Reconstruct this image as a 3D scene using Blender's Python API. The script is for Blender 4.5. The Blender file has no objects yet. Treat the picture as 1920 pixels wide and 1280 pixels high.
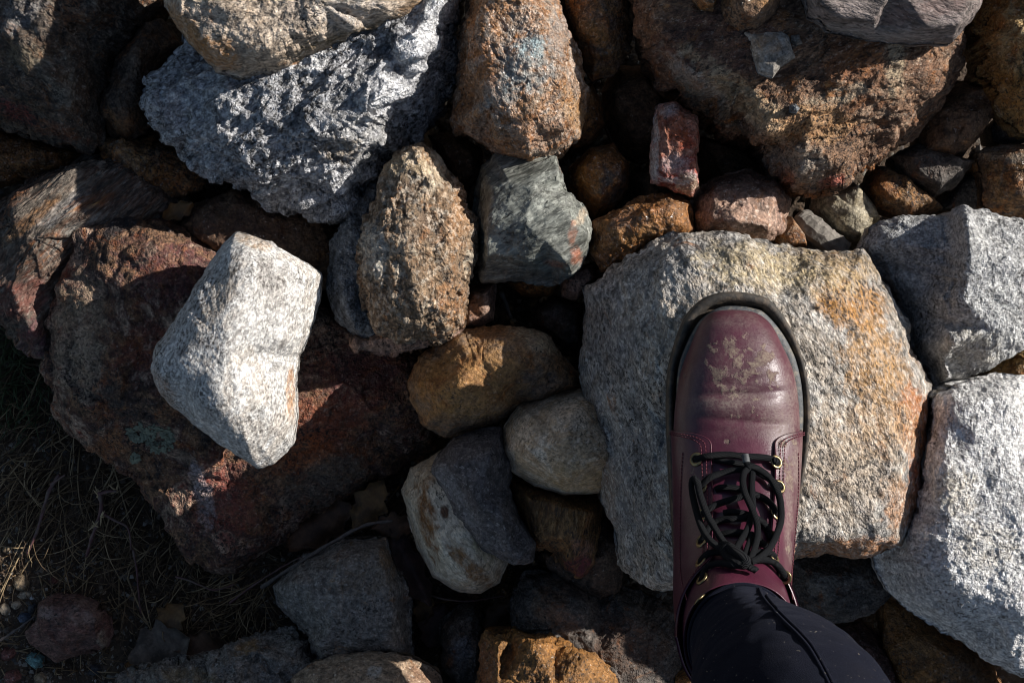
import bpy, math, random
import numpy as np
from mathutils import Vector, Matrix
from mathutils.geometry import delaunay_2d_cdt
from mathutils.bvhtree import BVHTree

scene = bpy.context.scene
COL = scene.collection

# ------------------------------------------------------------------ camera
CAM_H = 1.25                      # camera height above the flat top of the boulder the boot stands on
FRAME_W = 0.83                    # metres of that level seen across the picture
S = FRAME_W / 1920.0
cam_d = bpy.data.cameras.new("camera")
cam_d.sensor_width = 36.0
cam_d.lens = 36.0 * CAM_H / FRAME_W
cam_d.clip_start = 0.02
cam_d.clip_end = 2000.0
cam = bpy.data.objects.new("camera", cam_d)
cam.location = (0, 0, CAM_H)
cam.rotation_euler = (0, 0, 0)
COL.objects.link(cam)
scene.camera = cam

# ------------------------------------------------------------------ sky and sun
SUN_EL = math.radians(27.2)
SUN_AZ = (0.935, 0.355)           # horizontal direction towards the sun
world = bpy.data.worlds.new("World")
scene.world = world
world.use_nodes = True
wn = world.node_tree.nodes
wl = world.node_tree.links
sky = wn.new("ShaderNodeTexSky")
sky.sky_type = 'NISHITA'
sky.sun_disc = False
sky.sun_elevation = SUN_EL
sky.sun_rotation = math.atan2(SUN_AZ[0], SUN_AZ[1])
wn["Background"].inputs[1].default_value = 0.058
wl.new(sky.outputs[0], wn["Background"].inputs[0])
sun_d = bpy.data.lights.new("sun", 'SUN')
sun_d.energy = 5.0
sun_d.angle = math.radians(0.53)
sun_d.color = (1.0, 0.955, 0.90)
sun = bpy.data.objects.new("sun", sun_d)
travel = Vector((-SUN_AZ[0] * math.cos(SUN_EL), -SUN_AZ[1] * math.cos(SUN_EL), -math.sin(SUN_EL)))
sun.rotation_euler = travel.to_track_quat('-Z', 'Y').to_euler()
sun.location = (2, 1, 2)
COL.objects.link(sun)
vs = scene.view_settings
vs.view_transform = 'Standard'
vs.look = 'None'
vs.exposure = 0.4
scene.cycles.max_bounces = 5
scene.cycles.diffuse_bounces = 3
scene.cycles.glossy_bounces = 2
scene.cycles.filter_width = 1.05
vs.gamma = 1.0

# ------------------------------------------------------------------ helpers
def W(px, py, zc):
    """a point of the place: picture column and row at a height of zc centimetres, in metres"""
    z = zc * 0.01
    k = S * (CAM_H - z) / CAM_H
    return ((px - 960) * k, (640 - py) * k, z)

def perlin(p, seed=0):
    p = p + np.array([seed * 17.31 % 251, seed * 7.77 % 241, seed * 3.13 % 239])
    f = np.floor(p).astype(np.int64)
    t = p - f
    u = t * t * t * (t * (t * 6 - 15) + 10)
    def h(ix, iy, iz):
        n = (ix * 73856093) ^ (iy * 19349663) ^ (iz * 83492791)
        n = (n ^ (n >> 13)) * 1274126177 & 0x7fffffff
        return (n ^ (n >> 16)) & 15
    def g(hh, x, y, z):
        a = np.where(hh < 8, x, y)
        b = np.where(hh < 4, y, np.where((hh == 12) | (hh == 14), x, z))
        return np.where(hh & 1, -a, a) + np.where(hh & 2, -b, b)
    r = 0
    X, Y, Z = f[:, 0], f[:, 1], f[:, 2]
    x, y, z = t[:, 0], t[:, 1], t[:, 2]
    for i in (0, 1):
        wx = u[:, 0] if i else 1 - u[:, 0]
        for j in (0, 1):
            wy = u[:, 1] if j else 1 - u[:, 1]
            for k in (0, 1):
                wz = u[:, 2] if k else 1 - u[:, 2]
                r = r + wx * wy * wz * g(h(X + i, Y + j, Z + k), x - i, y - j, z - k)
    return r

def fbm(p, octs, seed, gain=0.5, lac=2.03):
    r = 0; a = 1.0
    for o in range(octs):
        r = r + a * perlin(p * lac ** o, seed + o * 5)
        a *= gain
    return r

def chips(p, seed):
    """angular fracture facets: each cell of a jittered lattice is a small tilted plane"""
    f = np.floor(p).astype(np.int64); best = np.full(len(p), 1e9); out = np.zeros(len(p))
    def rnd(c, k):
        n = (c[:, 0] * 73856093) ^ (c[:, 1] * 19349663) ^ (c[:, 2] * 83492791) ^ ((seed * 31 + k) * 2654435761)
        n = (n ^ (n >> 13)) * 1274126177 & 0x7fffffff
        return ((n ^ (n >> 15)) & 0xffff) / 65535.0
    for i in (-1, 0, 1):
        for j in (-1, 0, 1):
            for k in (-1, 0, 1):
                c = f + np.array([i, j, k])
                q = np.stack([c[:, a] + .15 + .7 * rnd(c, a + 1) for a in range(3)], 1)
                d = p - q; dd = (d * d).sum(1)
                h = (rnd(c, 5) - .5) * d[:, 0] * 1.6 + (rnd(c, 6) - .5) * d[:, 1] * 1.6 + (rnd(c, 7) - .5) * d[:, 2] * 1.6 + (rnd(c, 8) - .5) * .5
                m = dd < best
                best = np.where(m, dd, best); out = np.where(m, h, out)
    return out

def ridged(p, octs, seed):
    r = 0; a = 1.0
    for o in range(octs):
        r = r + a * (0.45 - np.abs(perlin(p * 2.07 ** o, seed + o * 3)) * 1.6)
        a *= 0.5
    return r

def np_mesh(name, V, loops, starts, totals, smooth=True):
    me = bpy.data.meshes.new(name)
    me.vertices.add(len(V)); me.vertices.foreach_set("co", np.ascontiguousarray(V, np.float32).ravel())
    me.loops.add(len(loops)); me.loops.foreach_set("vertex_index", np.ascontiguousarray(loops, np.int32))
    me.polygons.add(len(starts))
    me.polygons.foreach_set("loop_start", np.ascontiguousarray(starts, np.int32))
    me.polygons.foreach_set("loop_total", np.ascontiguousarray(totals, np.int32))
    me.polygons.foreach_set("use_smooth", np.full(len(starts), smooth))
    me.update(calc_edges=True)
    me.validate()
    return me

def quads_mesh(name, V, Q, smooth=True):
    Q = np.asarray(Q)
    return np_mesh(name, V, Q.ravel(), np.arange(len(Q)) * 4, np.full(len(Q), 4), smooth)

def py_mesh(name, V, F, smooth=True):
    me = bpy.data.meshes.new(name)
    me.from_pydata([tuple(map(float, v)) for v in V], [], [tuple(int(i) for i in f) for f in F])
    me.polygons.foreach_set("use_smooth", np.full(len(me.polygons), smooth))
    me.update()
    return me

def link(name, me, mat=None, parent=None, label=None, cat=None, group=None, kind=None, loc=None):
    o = bpy.data.objects.new(name, me)
    COL.objects.link(o)
    if loc is not None: o.location = loc
    if mat is not None and me is not None and not me.materials: me.materials.append(mat)
    if parent is not None: o.parent = parent
    if label: o["label"] = label
    if cat: o["category"] = cat
    if group: o["group"] = group
    if kind: o["kind"] = kind
    return o

def catmull(P, n=8, closed=False):
    P = np.asarray(P, float); out = []
    m = len(P)
    for i in range(m if closed else m - 1):
        if closed: a, b, c, d = P[(i - 1) % m], P[i], P[(i + 1) % m], P[(i + 2) % m]
        else: a, b, c, d = P[max(i - 1, 0)], P[i], P[i + 1], P[min(i + 2, m - 1)]
        for t in np.arange(n) / n:
            out.append(0.5 * (2 * b + (c - a) * t + (2 * a - 5 * b + 4 * c - d) * t * t + (3 * b - a - 3 * c + d) * t ** 3))
    if not closed: out.append(P[-1])
    return np.array(out)

def tube(P, r, sides=8, flat=1.0):
    """verts and faces of a capped tube along the points P; r one radius or one per point"""
    P = np.asarray(P, float); n = len(P)
    r = np.broadcast_to(np.asarray(r, float), (n,))
    T = np.gradient(P, axis=0); T /= np.linalg.norm(T, axis=1)[:, None] + 1e-12
    up = np.array([0, 0, 1.0]); V = []
    for i in range(n):
        a = np.cross(T[i], up)
        if np.linalg.norm(a) < 1e-3: a = np.cross(T[i], [1.0, 0, 0])
        a /= np.linalg.norm(a); b = np.cross(a, T[i])
        for k in range(sides):
            ang = 2 * math.pi * k / sides
            V.append(P[i] + r[i] * (math.cos(ang) * a + flat * math.sin(ang) * b))
    F = []
    for i in range(n - 1):
        for k in range(sides):
            k2 = (k + 1) % sides
            F.append((i * sides + k, i * sides + k2, (i + 1) * sides + k2, (i + 1) * sides + k))
    F.append(tuple(range(sides))[::-1]); F.append(tuple((n - 1) * sides + k for k in range(sides)))
    return V, F

# ------------------------------------------------------------------ materials
class NT:
    def __init__(self, name):
        self.m = bpy.data.materials.new(name); self.m.use_nodes = True
        self.t = self.m.node_tree; self.n = self.t.nodes
        self.b = self.n["Principled BSDF"]
    def node(self, typ, **kw):
        n = self.n.new(typ)
        for k, v in kw.items():
            if k in n.bl_rna.properties: setattr(n, k, v)
            else: n.inputs[k].default_value = v
        return n
    def link(self, a, b): self.t.links.new(a, b)
    def noise(self, vec, scale, detail=4, rough=0.55, dist=0.0, lac=2.0):
        n = self.node("ShaderNodeTexNoise"); n.inputs["Scale"].default_value = scale
        n.inputs["Detail"].default_value = detail; n.inputs["Roughness"].default_value = rough
        n.inputs["Distortion"].default_value = dist; n.inputs["Lacunarity"].default_value = lac
        self.link(vec, n.inputs["Vector"]); return n.outputs["Fac"]
    def voro(self, vec, scale, feature='F1'):
        n = self.node("ShaderNodeTexVoronoi", feature=feature); n.inputs["Scale"].default_value = scale
        self.link(vec, n.inputs["Vector"]); return n
    def ramp(self, fac, stops):
        n = self.node("ShaderNodeValToRGB"); r = n.color_ramp
        while len(r.elements) < len(stops): r.elements.new(0.5)
        for e, (p, c) in zip(r.elements, stops):
            e.position = p; e.color = (*c, 1) if len(c) == 3 else c
        self.link(fac, n.inputs[0]); return n.outputs[0]
    def rng(self, v, a, b, c=0.0, d=1.0):
        n = self.node("ShaderNodeMapRange"); n.clamp = True
        for i, x in zip((1, 2, 3, 4), (a, b, c, d)): n.inputs[i].default_value = x
        self.link(v, n.inputs[0]); return n.outputs[0]
    def mix(self, fac, a, b, mode='MIX'):
        n = self.node("ShaderNodeMix", data_type='RGBA', blend_type=mode)
        for s, v in ((n.inputs[0], fac), (n.inputs[6], a), (n.inputs[7], b)):
            if isinstance(v, (int, float)): s.default_value = v
            elif isinstance(v, tuple): s.default_value = (*v, 1) if len(v) == 3 else v
            else: self.link(v, s)
        return n.outputs[2]
    def math(self, op, a, b=0.0, clamp=False):
        n = self.node("ShaderNodeMath", operation=op); n.use_clamp = clamp
        for s, v in ((n.inputs[0], a), (n.inputs[1], b)):
            if isinstance(v, (int, float)): s.default_value = v
            else: self.link(v, s)
        return n.outputs[0]
    def bump(self, h, strength, dist, normal=None):
        n = self.node("ShaderNodeBump"); n.inputs["Strength"].default_value = strength
        n.inputs["Distance"].default_value = dist; self.link(h, n.inputs["Height"])
        if normal is not None: self.link(normal, n.inputs["Normal"])
        return n.outputs[0]

def rockmat(name, cols, dark=(.03, .028, .026), light=(.62, .6, .55), dk=.35, lt=.3, fol=None,
            grain=1.0, bump=1.0, rough=.78, mica=0.0, mott=1.0, crack=0.0, seed=0, rust=.0, rustc=(.29, .125, .04), mv=1.0, sat=1.06):
    """cols: base colours from one end of the mottling to the other; dk / lt: how much dark and pale grain;
    fol: (angle in the picture in degrees, stretch) of the layering; mica: share of glinting flakes"""
    M = NT(name)
    tc = M.node("ShaderNodeTexCoord")
    mp = M.node("ShaderNodeMapping")
    M.link(tc.outputs["Object"], mp.inputs["Vector"])
    mp.inputs["Location"].default_value = (seed * 1.37 % 9, seed * 2.11 % 9, seed * .77 % 9)
    vec0 = mp.outputs[0]
    if fol:
        mr = M.node("ShaderNodeMapping"); mr.vector_type = 'POINT'
        mr.inputs["Rotation"].default_value = (0, 0, -math.radians(fol[0]))
        ms = M.node("ShaderNodeMapping"); ms.inputs["Scale"].default_value = (1.0 / fol[1], 1, 1)
        M.link(vec0, mr.inputs["Vector"]); M.link(mr.outputs[0], ms.inputs["Vector"]); vec = ms.outputs[0]
    else: vec = vec0
    n = len(cols)
    nL = M.noise(vec, 26 * mott, 6, .68, .6)
    c = M.ramp(nL, [(.36 + .30 * i / max(n - 1, 1), col) for i, col in enumerate(cols)])
    nM = M.noise(vec, 120 * mott, 4, .7)
    v = M.rng(nM, .33, .67, 1 - .6 * mv, 1 + .48 * mv)
    c = M.mix(1.0, c, v, 'MULTIPLY')
    att = M.node("ShaderNodeAttribute", attribute_name="stain_and_shading")
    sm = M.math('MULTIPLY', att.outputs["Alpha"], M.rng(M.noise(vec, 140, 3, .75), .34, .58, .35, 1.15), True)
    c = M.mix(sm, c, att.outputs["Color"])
    # iron staining that follows the uneven surface
    if rust:
        nr = M.noise(vec, 42 * mott, 5, .72, .8)
        c = M.mix(M.math('MULTIPLY', M.rng(nr, .62 - .24 * rust, .74 - .24 * rust), .8), c, M.ramp(nM, [(.35, (.10, .042, .016)), (.55, rustc), (.7, (.44, .24, .085))]))
    # grains: multiples of the stone's own colour, some of them quartz or biotite
    vg = M.voro(vec, 520 * grain)
    sep = M.node("ShaderNodeSeparateColor"); M.link(vg.outputs["Color"], sep.inputs[0])
    c = M.mix(1.0, c, M.rng(sep.outputs[0], 0, 1, .66, 1.32), 'MULTIPLY')
    nv = M.noise(vec0, 16, 3, .6, .8)
    nd = M.noise(vec, 300 * grain, 3, .75)
    lo = .625 - .26 * dk
    cd = M.mix(.55, M.mix(1.0, c, (.16, .145, .13), 'MULTIPLY'), dark)
    c = M.mix(M.math('MULTIPLY', M.rng(nd, lo, lo + .06), M.rng(nv, .36, .62, .15, 1.0)), c, cd)
    mp2 = M.node("ShaderNodeMapping"); mp2.inputs["Location"].default_value = (3.3, 7.1, 1.9)
    M.link(vec, mp2.inputs["Vector"])
    nl = M.noise(mp2.outputs[0], 250 * grain, 3, .74)
    lo = .64 - .24 * lt
    cl = M.mix(.42, M.mix(1.0, c, (1.75, 1.7, 1.6), 'MULTIPLY'), light)
    c = M.mix(M.math('MULTIPLY', M.rng(nl, lo, lo + .07), M.rng(nv, .40, .66, 1.0, .2)), c, cl)
    hs = M.node("ShaderNodeHueSaturation"); hs.inputs["Saturation"].default_value = sat; hs.inputs["Hue"].default_value = .494; M.link(c, hs.inputs["Color"])
    M.link(hs.outputs[0], M.b.inputs["Base Color"])
    # relief
    nF = M.noise(vec, 420 * grain, 2, .7)
    h = M.math('ADD', M.math('MULTIPLY', nM, 1.2), M.math('MULTIPLY', nF, .75))
    h = M.math('ADD', h, M.math('MULTIPLY', vg.outputs["Distance"], -.22))
    if crack:
        ve = M.voro(vec, 34, 'DISTANCE_TO_EDGE')
        h = M.math('ADD', h, M.math('MULTIPLY', M.rng(ve.outputs["Distance"], 0, .05), crack))
    nrm = M.bump(h, min(1.0, .8 * bump), .0026 * bump)
    if mica:
        vm = M.voro(vec0, 620)
        s2 = M.node("ShaderNodeSeparateColor"); M.link(vm.outputs["Color"], s2.inputs[0])
        mk = M.rng(s2.outputs[2], 1 - mica, 1 - mica * .8)
        off = M.node("ShaderNodeVectorMath", operation='SUBTRACT'); off.inputs[1].default_value = (.5, .5, .5)
        M.link(vm.outputs["Color"], off.inputs[0])
        sc = M.node("ShaderNodeVectorMath", operation='SCALE'); M.link(off.outputs[0], sc.inputs[0])
        M.link(M.math('MULTIPLY', mk, 1.1), sc.inputs["Scale"])
        ad = M.node("ShaderNodeVectorMath", operation='ADD'); M.link(nrm, ad.inputs[0]); M.link(sc.outputs[0], ad.inputs[1])
        nm = M.node("ShaderNodeVectorMath", operation='NORMALIZE'); M.link(ad.outputs[0], nm.inputs[0])
        nrm = nm.outputs[0]
        M.link(M.rng(mk, 0, 1, rough, .24), M.b.inputs["Roughness"])
        M.link(M.rng(mk, 0, 1, .35, 1.0), M.b.inputs["Specular IOR Level"])
    else:
        M.link(M.rng(nM, .3, .7, rough - .12, rough + .1), M.b.inputs["Roughness"])
        M.b.inputs["Specular IOR Level"].default_value = .35
    M.link(nrm, M.b.inputs["Normal"])
    return M.m

# ------------------------------------------------------------------ rocks
def disc_grid(N):
    a = np.linspace(-1, 1, N)
    A, B = np.meshgrid(a, a, indexing='ij')
    r = np.maximum(np.abs(A), np.abs(B))
    with np.errstate(divide='ignore', invalid='ignore'):
        ph = np.where(np.abs(A) > np.abs(B), (math.pi / 4) * np.nan_to_num(B / np.where(A == 0, 1, A)) + np.where(A < 0, math.pi, 0),
                      math.pi / 2 * np.where(B < 0, -1, 1) - (math.pi / 4) * np.nan_to_num(A / np.where(B == 0, 1, B)))
    return r, ph
_GRID = {}
def grid(N):
    if N not in _GRID: _GRID[N] = disc_grid(N)
    return _GRID[N]

def polar_outline(O, c, th):
    """largest radius of the polygon O seen from c in each direction th"""
    R = np.zeros(len(th)); D = np.stack([np.cos(th), np.sin(th)], 1)
    for i in range(len(O)):
        p = O[i] - c; q = O[(i + 1) % len(O)] - c; e = q - p
        den = D[:, 0] * e[1] - D[:, 1] * e[0]
        den = np.where(np.abs(den) < 1e-12, 1e-12, den)
        t = (p[0] * e[1] - p[1] * e[0]) / den
        s = (p[0] * D[:, 1] - p[1] * D[:, 0]) / den
        ok = (s >= -1e-6) & (s <= 1 + 1e-6) & (t > 0)
        R = np.where(ok & (t > R), t, R)
    return R

SEED = [0]
def rock(name, label, cat, outline, e, mat, pts=(), group=None, rg=1.0, b=1.4, w=1.6, depth=None, dome=3.0,
         fol=None, soft=2, stains=(), center=None, ridge=.5, fine=1.0, edge_noise=1.0, Ncap=230, base=None, chip=None):
    """outline: (column, row[, height cm]) of the stone's widest contour; pts: (column, row, height cm) on its top;
    b, w: width and drop (cm) of the rounding at the rim; rg: roughness of the relief; fol: layering (angle, stretch)"""
    SEED[0] += 1; seed = SEED[0]; rs = np.random.RandomState(seed * 7 + 3)
    oz = [p[2] if len(p) > 2 else e for p in outline]
    O3 = np.array([W(p[0], p[1], z) for p, z in zip(outline, oz)])
    O2 = O3[:, :2]
    if center is not None: c = np.array(W(center[0], center[1], e)[:2])
    else:
        x, y = O2[:, 0], O2[:, 1]; x1, y1 = np.roll(x, -1), np.roll(y, -1)
        cr = x * y1 - x1 * y; A = cr.sum() / 2
        c = np.array([((x + x1) * cr).sum() / (6 * A), ((y + y1) * cr).sum() / (6 * A)])
    P3 = [np.array(W(*p)) for p in pts]
    if not P3:
        for i in range(len(O3)):
            f = .5 + .2 * rs.rand()
            q = O2[i] * f + c * (1 - f)
            P3.append(np.array([q[0], q[1], O3[i, 2] + .01 * dome * (.62 + .35 * rs.rand())]))
        P3.append(np.array([c[0], c[1], O3[:, 2].mean() + .01 * dome]))
    ext = max(np.ptp(O2[:, 0]), np.ptp(O2[:, 1]))
    pxe = ext / S * 1024 / 1920
    N = int(min(Ncap, max(36, pxe * .95))); N += (N % 2 == 0)
    rho, phi = grid(N)
    th = np.linspace(-math.pi, math.pi, 1441)
    Rt = polar_outline(O2, c, th)
    k = np.hanning(9); k /= k.sum()
    Rp = np.concatenate([Rt[-8:-1], Rt, Rt[1:8]]); Rs = np.convolve(Rp, k, 'same')[7:-7]
    cp = np.stack([np.cos(th), np.sin(th), np.zeros_like(th)], 1) * Rs.mean()
    Rs = Rs + edge_noise * .0022 * rg * min(1, ext / .12) * fbm(cp * 60, 4, seed + 50, .6)
    Rs[0] = Rs[-1] = .5 * (Rs[0] + Rs[-1])
    ph = (phi + math.pi) % (2 * math.pi) - math.pi
    R = np.interp(ph, th, Rs)
    X = c[0] + rho * R * np.cos(phi); Y = c[1] + rho * R * np.sin(phi)
    # piecewise flat top through the given heights
    PV = np.array(list(O3) + P3)
    tv, _, tf, ov, _, _ = delaunay_2d_cdt([Vector(v[:2]) for v in PV], [], [], 0, 1e-7)
    zt = np.array([PV[o[0], 2] for o in ov]); tv = np.array([(v.x, v.y) for v in tv])
    Z = np.full(X.shape, np.nan); best = np.full(X.shape, -1e9)
    for f in tf:
        a, bb, cc = tv[f[0]], tv[f[1]], tv[f[2]]
        den = (bb[1] - cc[1]) * (a[0] - cc[0]) + (cc[0] - bb[0]) * (a[1] - cc[1])
        if abs(den) < 1e-12: continue
        l1 = ((bb[1] - cc[1]) * (X - cc[0]) + (cc[0] - bb[0]) * (Y - cc[1])) / den
        l2 = ((cc[1] - a[1]) * (X - cc[0]) + (a[0] - cc[0]) * (Y - cc[1])) / den
        l3 = 1 - l1 - l2
        q = np.minimum(np.minimum(l1, l2), l3)
        z = np.clip(l1, -.1, 1.1) * zt[f[0]] + np.clip(l2, -.1, 1.1) * zt[f[1]] + np.clip(l3, -.1, 1.1) * zt[f[2]]
        s = q > best
        Z = np.where(s, z, Z); best = np.where(s, q, best)
    it = max(1, int(soft * (N / 100.0) ** 2 * 6))
    for _ in range(min(it, 300)):
        Zp = np.pad(Z, 1, mode='edge')
        Z = .2 * (Z + Zp[:-2, 1:-1] + Zp[2:, 1:-1] + Zp[1:-1, :-2] + Zp[1:-1, 2:])
    bb_ = min(.01 * b, .5 * R.min())
    t = np.clip(1 - (1 - rho) * R / bb_, 0, 1)
    Z = Z - .01 * w * (1 - np.sqrt(np.clip(1 - t * t, 0, 1)))
    V = np.stack([X.ravel(), Y.ravel(), Z.ravel()], 1)
    idx = np.arange(N * N).reshape(N, N)
    Q = [np.stack([idx[:-1, :-1], idx[1:, :-1], idx[1:, 1:], idx[:-1, 1:]], -1).reshape(-1, 4)]
    ring = np.concatenate([idx[0, :-1], idx[:-1, -1], idx[-1, 1:][::-1], idx[1:, 0][::-1]])
    nr = len(ring)
    if depth is None: depth = 100 * ext / 2 * 1.2
    zb = Z.ravel()[ring]
    bot = zb.mean() - .01 * depth
    bot = max(bot, -.325) if base is None else base * .01
    K = 9; prev = ring; layers = []
    for kk in range(1, K):
        a = kk / K * math.pi / 2
        f = math.cos(a) ** .55
        xy = c + (V[ring, :2] - c) * (1.0 * f + .0)
        z = zb + (bot - zb) * math.sin(a)
        start = N * N + (kk - 1) * nr
        layers.append(np.column_stack([xy, z]))
        cur = start + np.arange(nr)
        Q.append(np.stack([prev, cur, np.roll(cur, -1), np.roll(prev, -1)], -1))
        prev = cur
    V = np.vstack([V] + layers + [np.array([[c[0], c[1], bot]])])
    Q = np.vstack(Q)
    # face order: make the top face up
    tri = np.stack([prev, np.full(nr, len(V) - 1), np.roll(prev, -1)], -1)
    # relief along the normals
    def normals(V):
        d1 = V[Q[:, 2]] - V[Q[:, 0]]; d2 = V[Q[:, 3]] - V[Q[:, 1]]
        fn = np.cross(d1, d2); n = np.zeros_like(V)
        for ax in range(3):
            n[:, ax] = sum(np.bincount(Q[:, j], fn[:, ax], len(V)) for j in range(4))
        return n / (np.linalg.norm(n, axis=1)[:, None] + 1e-15)
    n = normals(V)
    if n[:N * N, 2].mean() < 0:
        Q = Q[:, ::-1]; tri = tri[:, ::-1]; n = -n
    p = V.copy()
    if fol:
        a = math.radians(fol[0]); u = p[:, 0] * math.cos(a) + p[:, 1] * math.sin(a); v = -p[:, 0] * math.sin(a) + p[:, 1] * math.cos(a)
        p = np.stack([u / fol[1], v, p[:, 2]], 1)
    sc = min(1.0, ext / .10)
    if chip is None: chip = min(1.0, max(0, rg - .35) * 1.1)
    d = .0040 * sc * fbm(p * 20, 3, seed, .45) * rg
    d += .0026 * sc * ridge * ridged(p * 34, 3, seed + 9) * rg
    wp = p + .006 * np.stack([fbm(p * 45, 2, seed + 60 + q) for q in range(3)], 1)
    d += .0030 * sc * chip * chips(wp * 30, seed) * rg
    if chip > .3: d += .0012 * sc * chip * chips(wp * 85, seed + 1) * rg
    d += .0009 * fbm(p * 120, 2, seed + 20, .6) * rg * min(1, sc * 1.4)
    d += .00045 * fine * fbm(p * 260, 2, seed + 30) * rg * min(1, sc * 1.4)
    V = V + n * d[:, None]
    loops = np.concatenate([Q.ravel(), tri.ravel()])
    totals = np.concatenate([np.full(len(Q), 4), np.full(len(tri), 3)])
    starts = np.concatenate([[0], np.cumsum(totals)[:-1]])
    org = np.array([c[0], c[1], bot])
    me = np_mesh(name, V - org, loops, starts, totals)
    if True:
        col = np.zeros((len(V), 4), np.float32)
        wob = fbm(V * 70, 4, seed + 70, .6); wob2 = fbm(V * 200, 3, seed + 80, .6)
        kz = (CAM_H - V[:, 2]) / CAM_H * S
        ppx = V[:, 0] / kz + 960; ppy = 640 - V[:, 1] / kz
        for st in stains:  # patches of stain
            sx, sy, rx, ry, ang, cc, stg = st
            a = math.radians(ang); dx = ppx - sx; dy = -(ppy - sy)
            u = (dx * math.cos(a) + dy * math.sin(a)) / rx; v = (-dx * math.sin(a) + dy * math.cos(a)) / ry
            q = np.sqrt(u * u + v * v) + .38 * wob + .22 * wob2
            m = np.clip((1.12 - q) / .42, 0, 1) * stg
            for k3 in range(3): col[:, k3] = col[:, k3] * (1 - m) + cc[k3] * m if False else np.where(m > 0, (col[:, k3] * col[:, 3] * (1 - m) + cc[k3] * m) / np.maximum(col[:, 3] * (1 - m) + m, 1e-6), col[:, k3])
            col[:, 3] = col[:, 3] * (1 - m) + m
        at = me.attributes.new("stain_and_shading", 'FLOAT_COLOR', 'POINT')
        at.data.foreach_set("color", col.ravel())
    o = link(name, me, mat, label=label, cat=cat, group=group, loc=org)
    ROCKS[label] = o
    return o
ROCKS = {}

# ------------------------------------------------------------------ ground
def make_ground():
    ang = np.linspace(0, 2 * math.pi, 361)[:-1]
    r = np.concatenate([[0.0], np.linspace(.01, .75, 150), .75 * np.cumprod(np.full(46, 1.19))])
    r[-1] = 1500
    V = [[0, 0, 0]]
    RR, AA = np.meshgrid(r[1:], ang, indexing='ij')
    X = RR * np.cos(AA); Y = RR * np.sin(AA)
    P = np.stack([X.ravel(), Y.ravel(), np.zeros(X.size)], 1)
    fall = np.clip(1.5 - np.hypot(P[:, 0], P[:, 1]) / 1.2, 0, 1)
    left = np.clip((-.02 - P[:, 0] + .15 * (-.1 - P[:, 1])) / .12, 0, 1)      # open soil on the left, deeper pit under the stones
    z = -.330 + .020 * left + (.010 * fbm(P * 9, 3, 5) + .004 * fbm(P * 55, 3, 8) + .002 * fbm(P * 190, 2, 11)) * fall
    P[:, 2] = z
    V = np.vstack([[[0, 0, -.33]], P])
    nr, na = len(r) - 1, 360
    ii = 1 + np.arange(nr * na).reshape(nr, na)
    Q = np.stack([ii[:-1], ii[1:], np.roll(ii[1:], -1, 1), np.roll(ii[:-1], -1, 1)], -1).reshape(-1, 4)
    T = np.stack([np.zeros(na, int), ii[0], np.roll(ii[0], -1)], -1)
    loops = np.concatenate([Q.ravel(), T.ravel()]); tot = np.concatenate([np.full(len(Q), 4), np.full(na, 3)])
    me = np_mesh("ground", V, loops, np.concatenate([[0], np.cumsum(tot)[:-1]]), tot)
    M = NT("soil")
    tc = M.node("ShaderNodeTexCoord"); v = tc.outputs["Object"]
    c = M.ramp(M.noise(v, 30, 8, .7, .4), [(.35, (.038, .025, .016)), (.52, (.078, .052, .033)), (.68, (.125, .083, .052))])
    vo = M.voro(v, 260)
    sp = M.node("ShaderNodeSeparateColor"); M.link(vo.outputs["Color"], sp.inputs[0])
    c = M.mix(M.rng(sp.outputs[0], .80, .86), c, M.ramp(sp.outputs[1], [(.1, (.16, .10, .06)), (.5, (.09, .085, .08)), (.9, (.3, .27, .22))]))
    M.link(c, M.b.inputs["Base Color"]); M.b.inputs["Roughness"].default_value = .9
    h = M.math('ADD', M.noise(v, 180, 6, .7), M.math('MULTIPLY', vo.outputs["Distance"], -.5))
    M.link(M.bump(h, .9, .004), M.b.inputs["Normal"])
    o = link("ground", me, M.m, kind="structure")
    o["label"] = "dark brown gritty soil under and between the stones"
    return o
ground = make_ground()
gbvh = BVHTree.FromObject(ground, bpy.context.evaluated_depsgraph_get())
def soil_z(x, y):
    h = gbvh.ray_cast(Vector((x, y, 1)), Vector((0, 0, -1)))
    return h[0].z if h[0] else -.33

# ------------------------------------------------------------------ stone colours
RUST = (.34, .12, .035); OCHRE = (.38, .21, .07); BROWN = (.15, .085, .045); DKBROWN = (.07, .043, .028)
RED = (.22, .055, .035); PLUM = (.12, .045, .045); WHITE = (.66, .64, .60); CREAM = (.50, .44, .32)
BLUEG = (.24, .28, .29); BLACK = (.025, .023, .022); BRICK = (.40, .14, .06)

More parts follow.
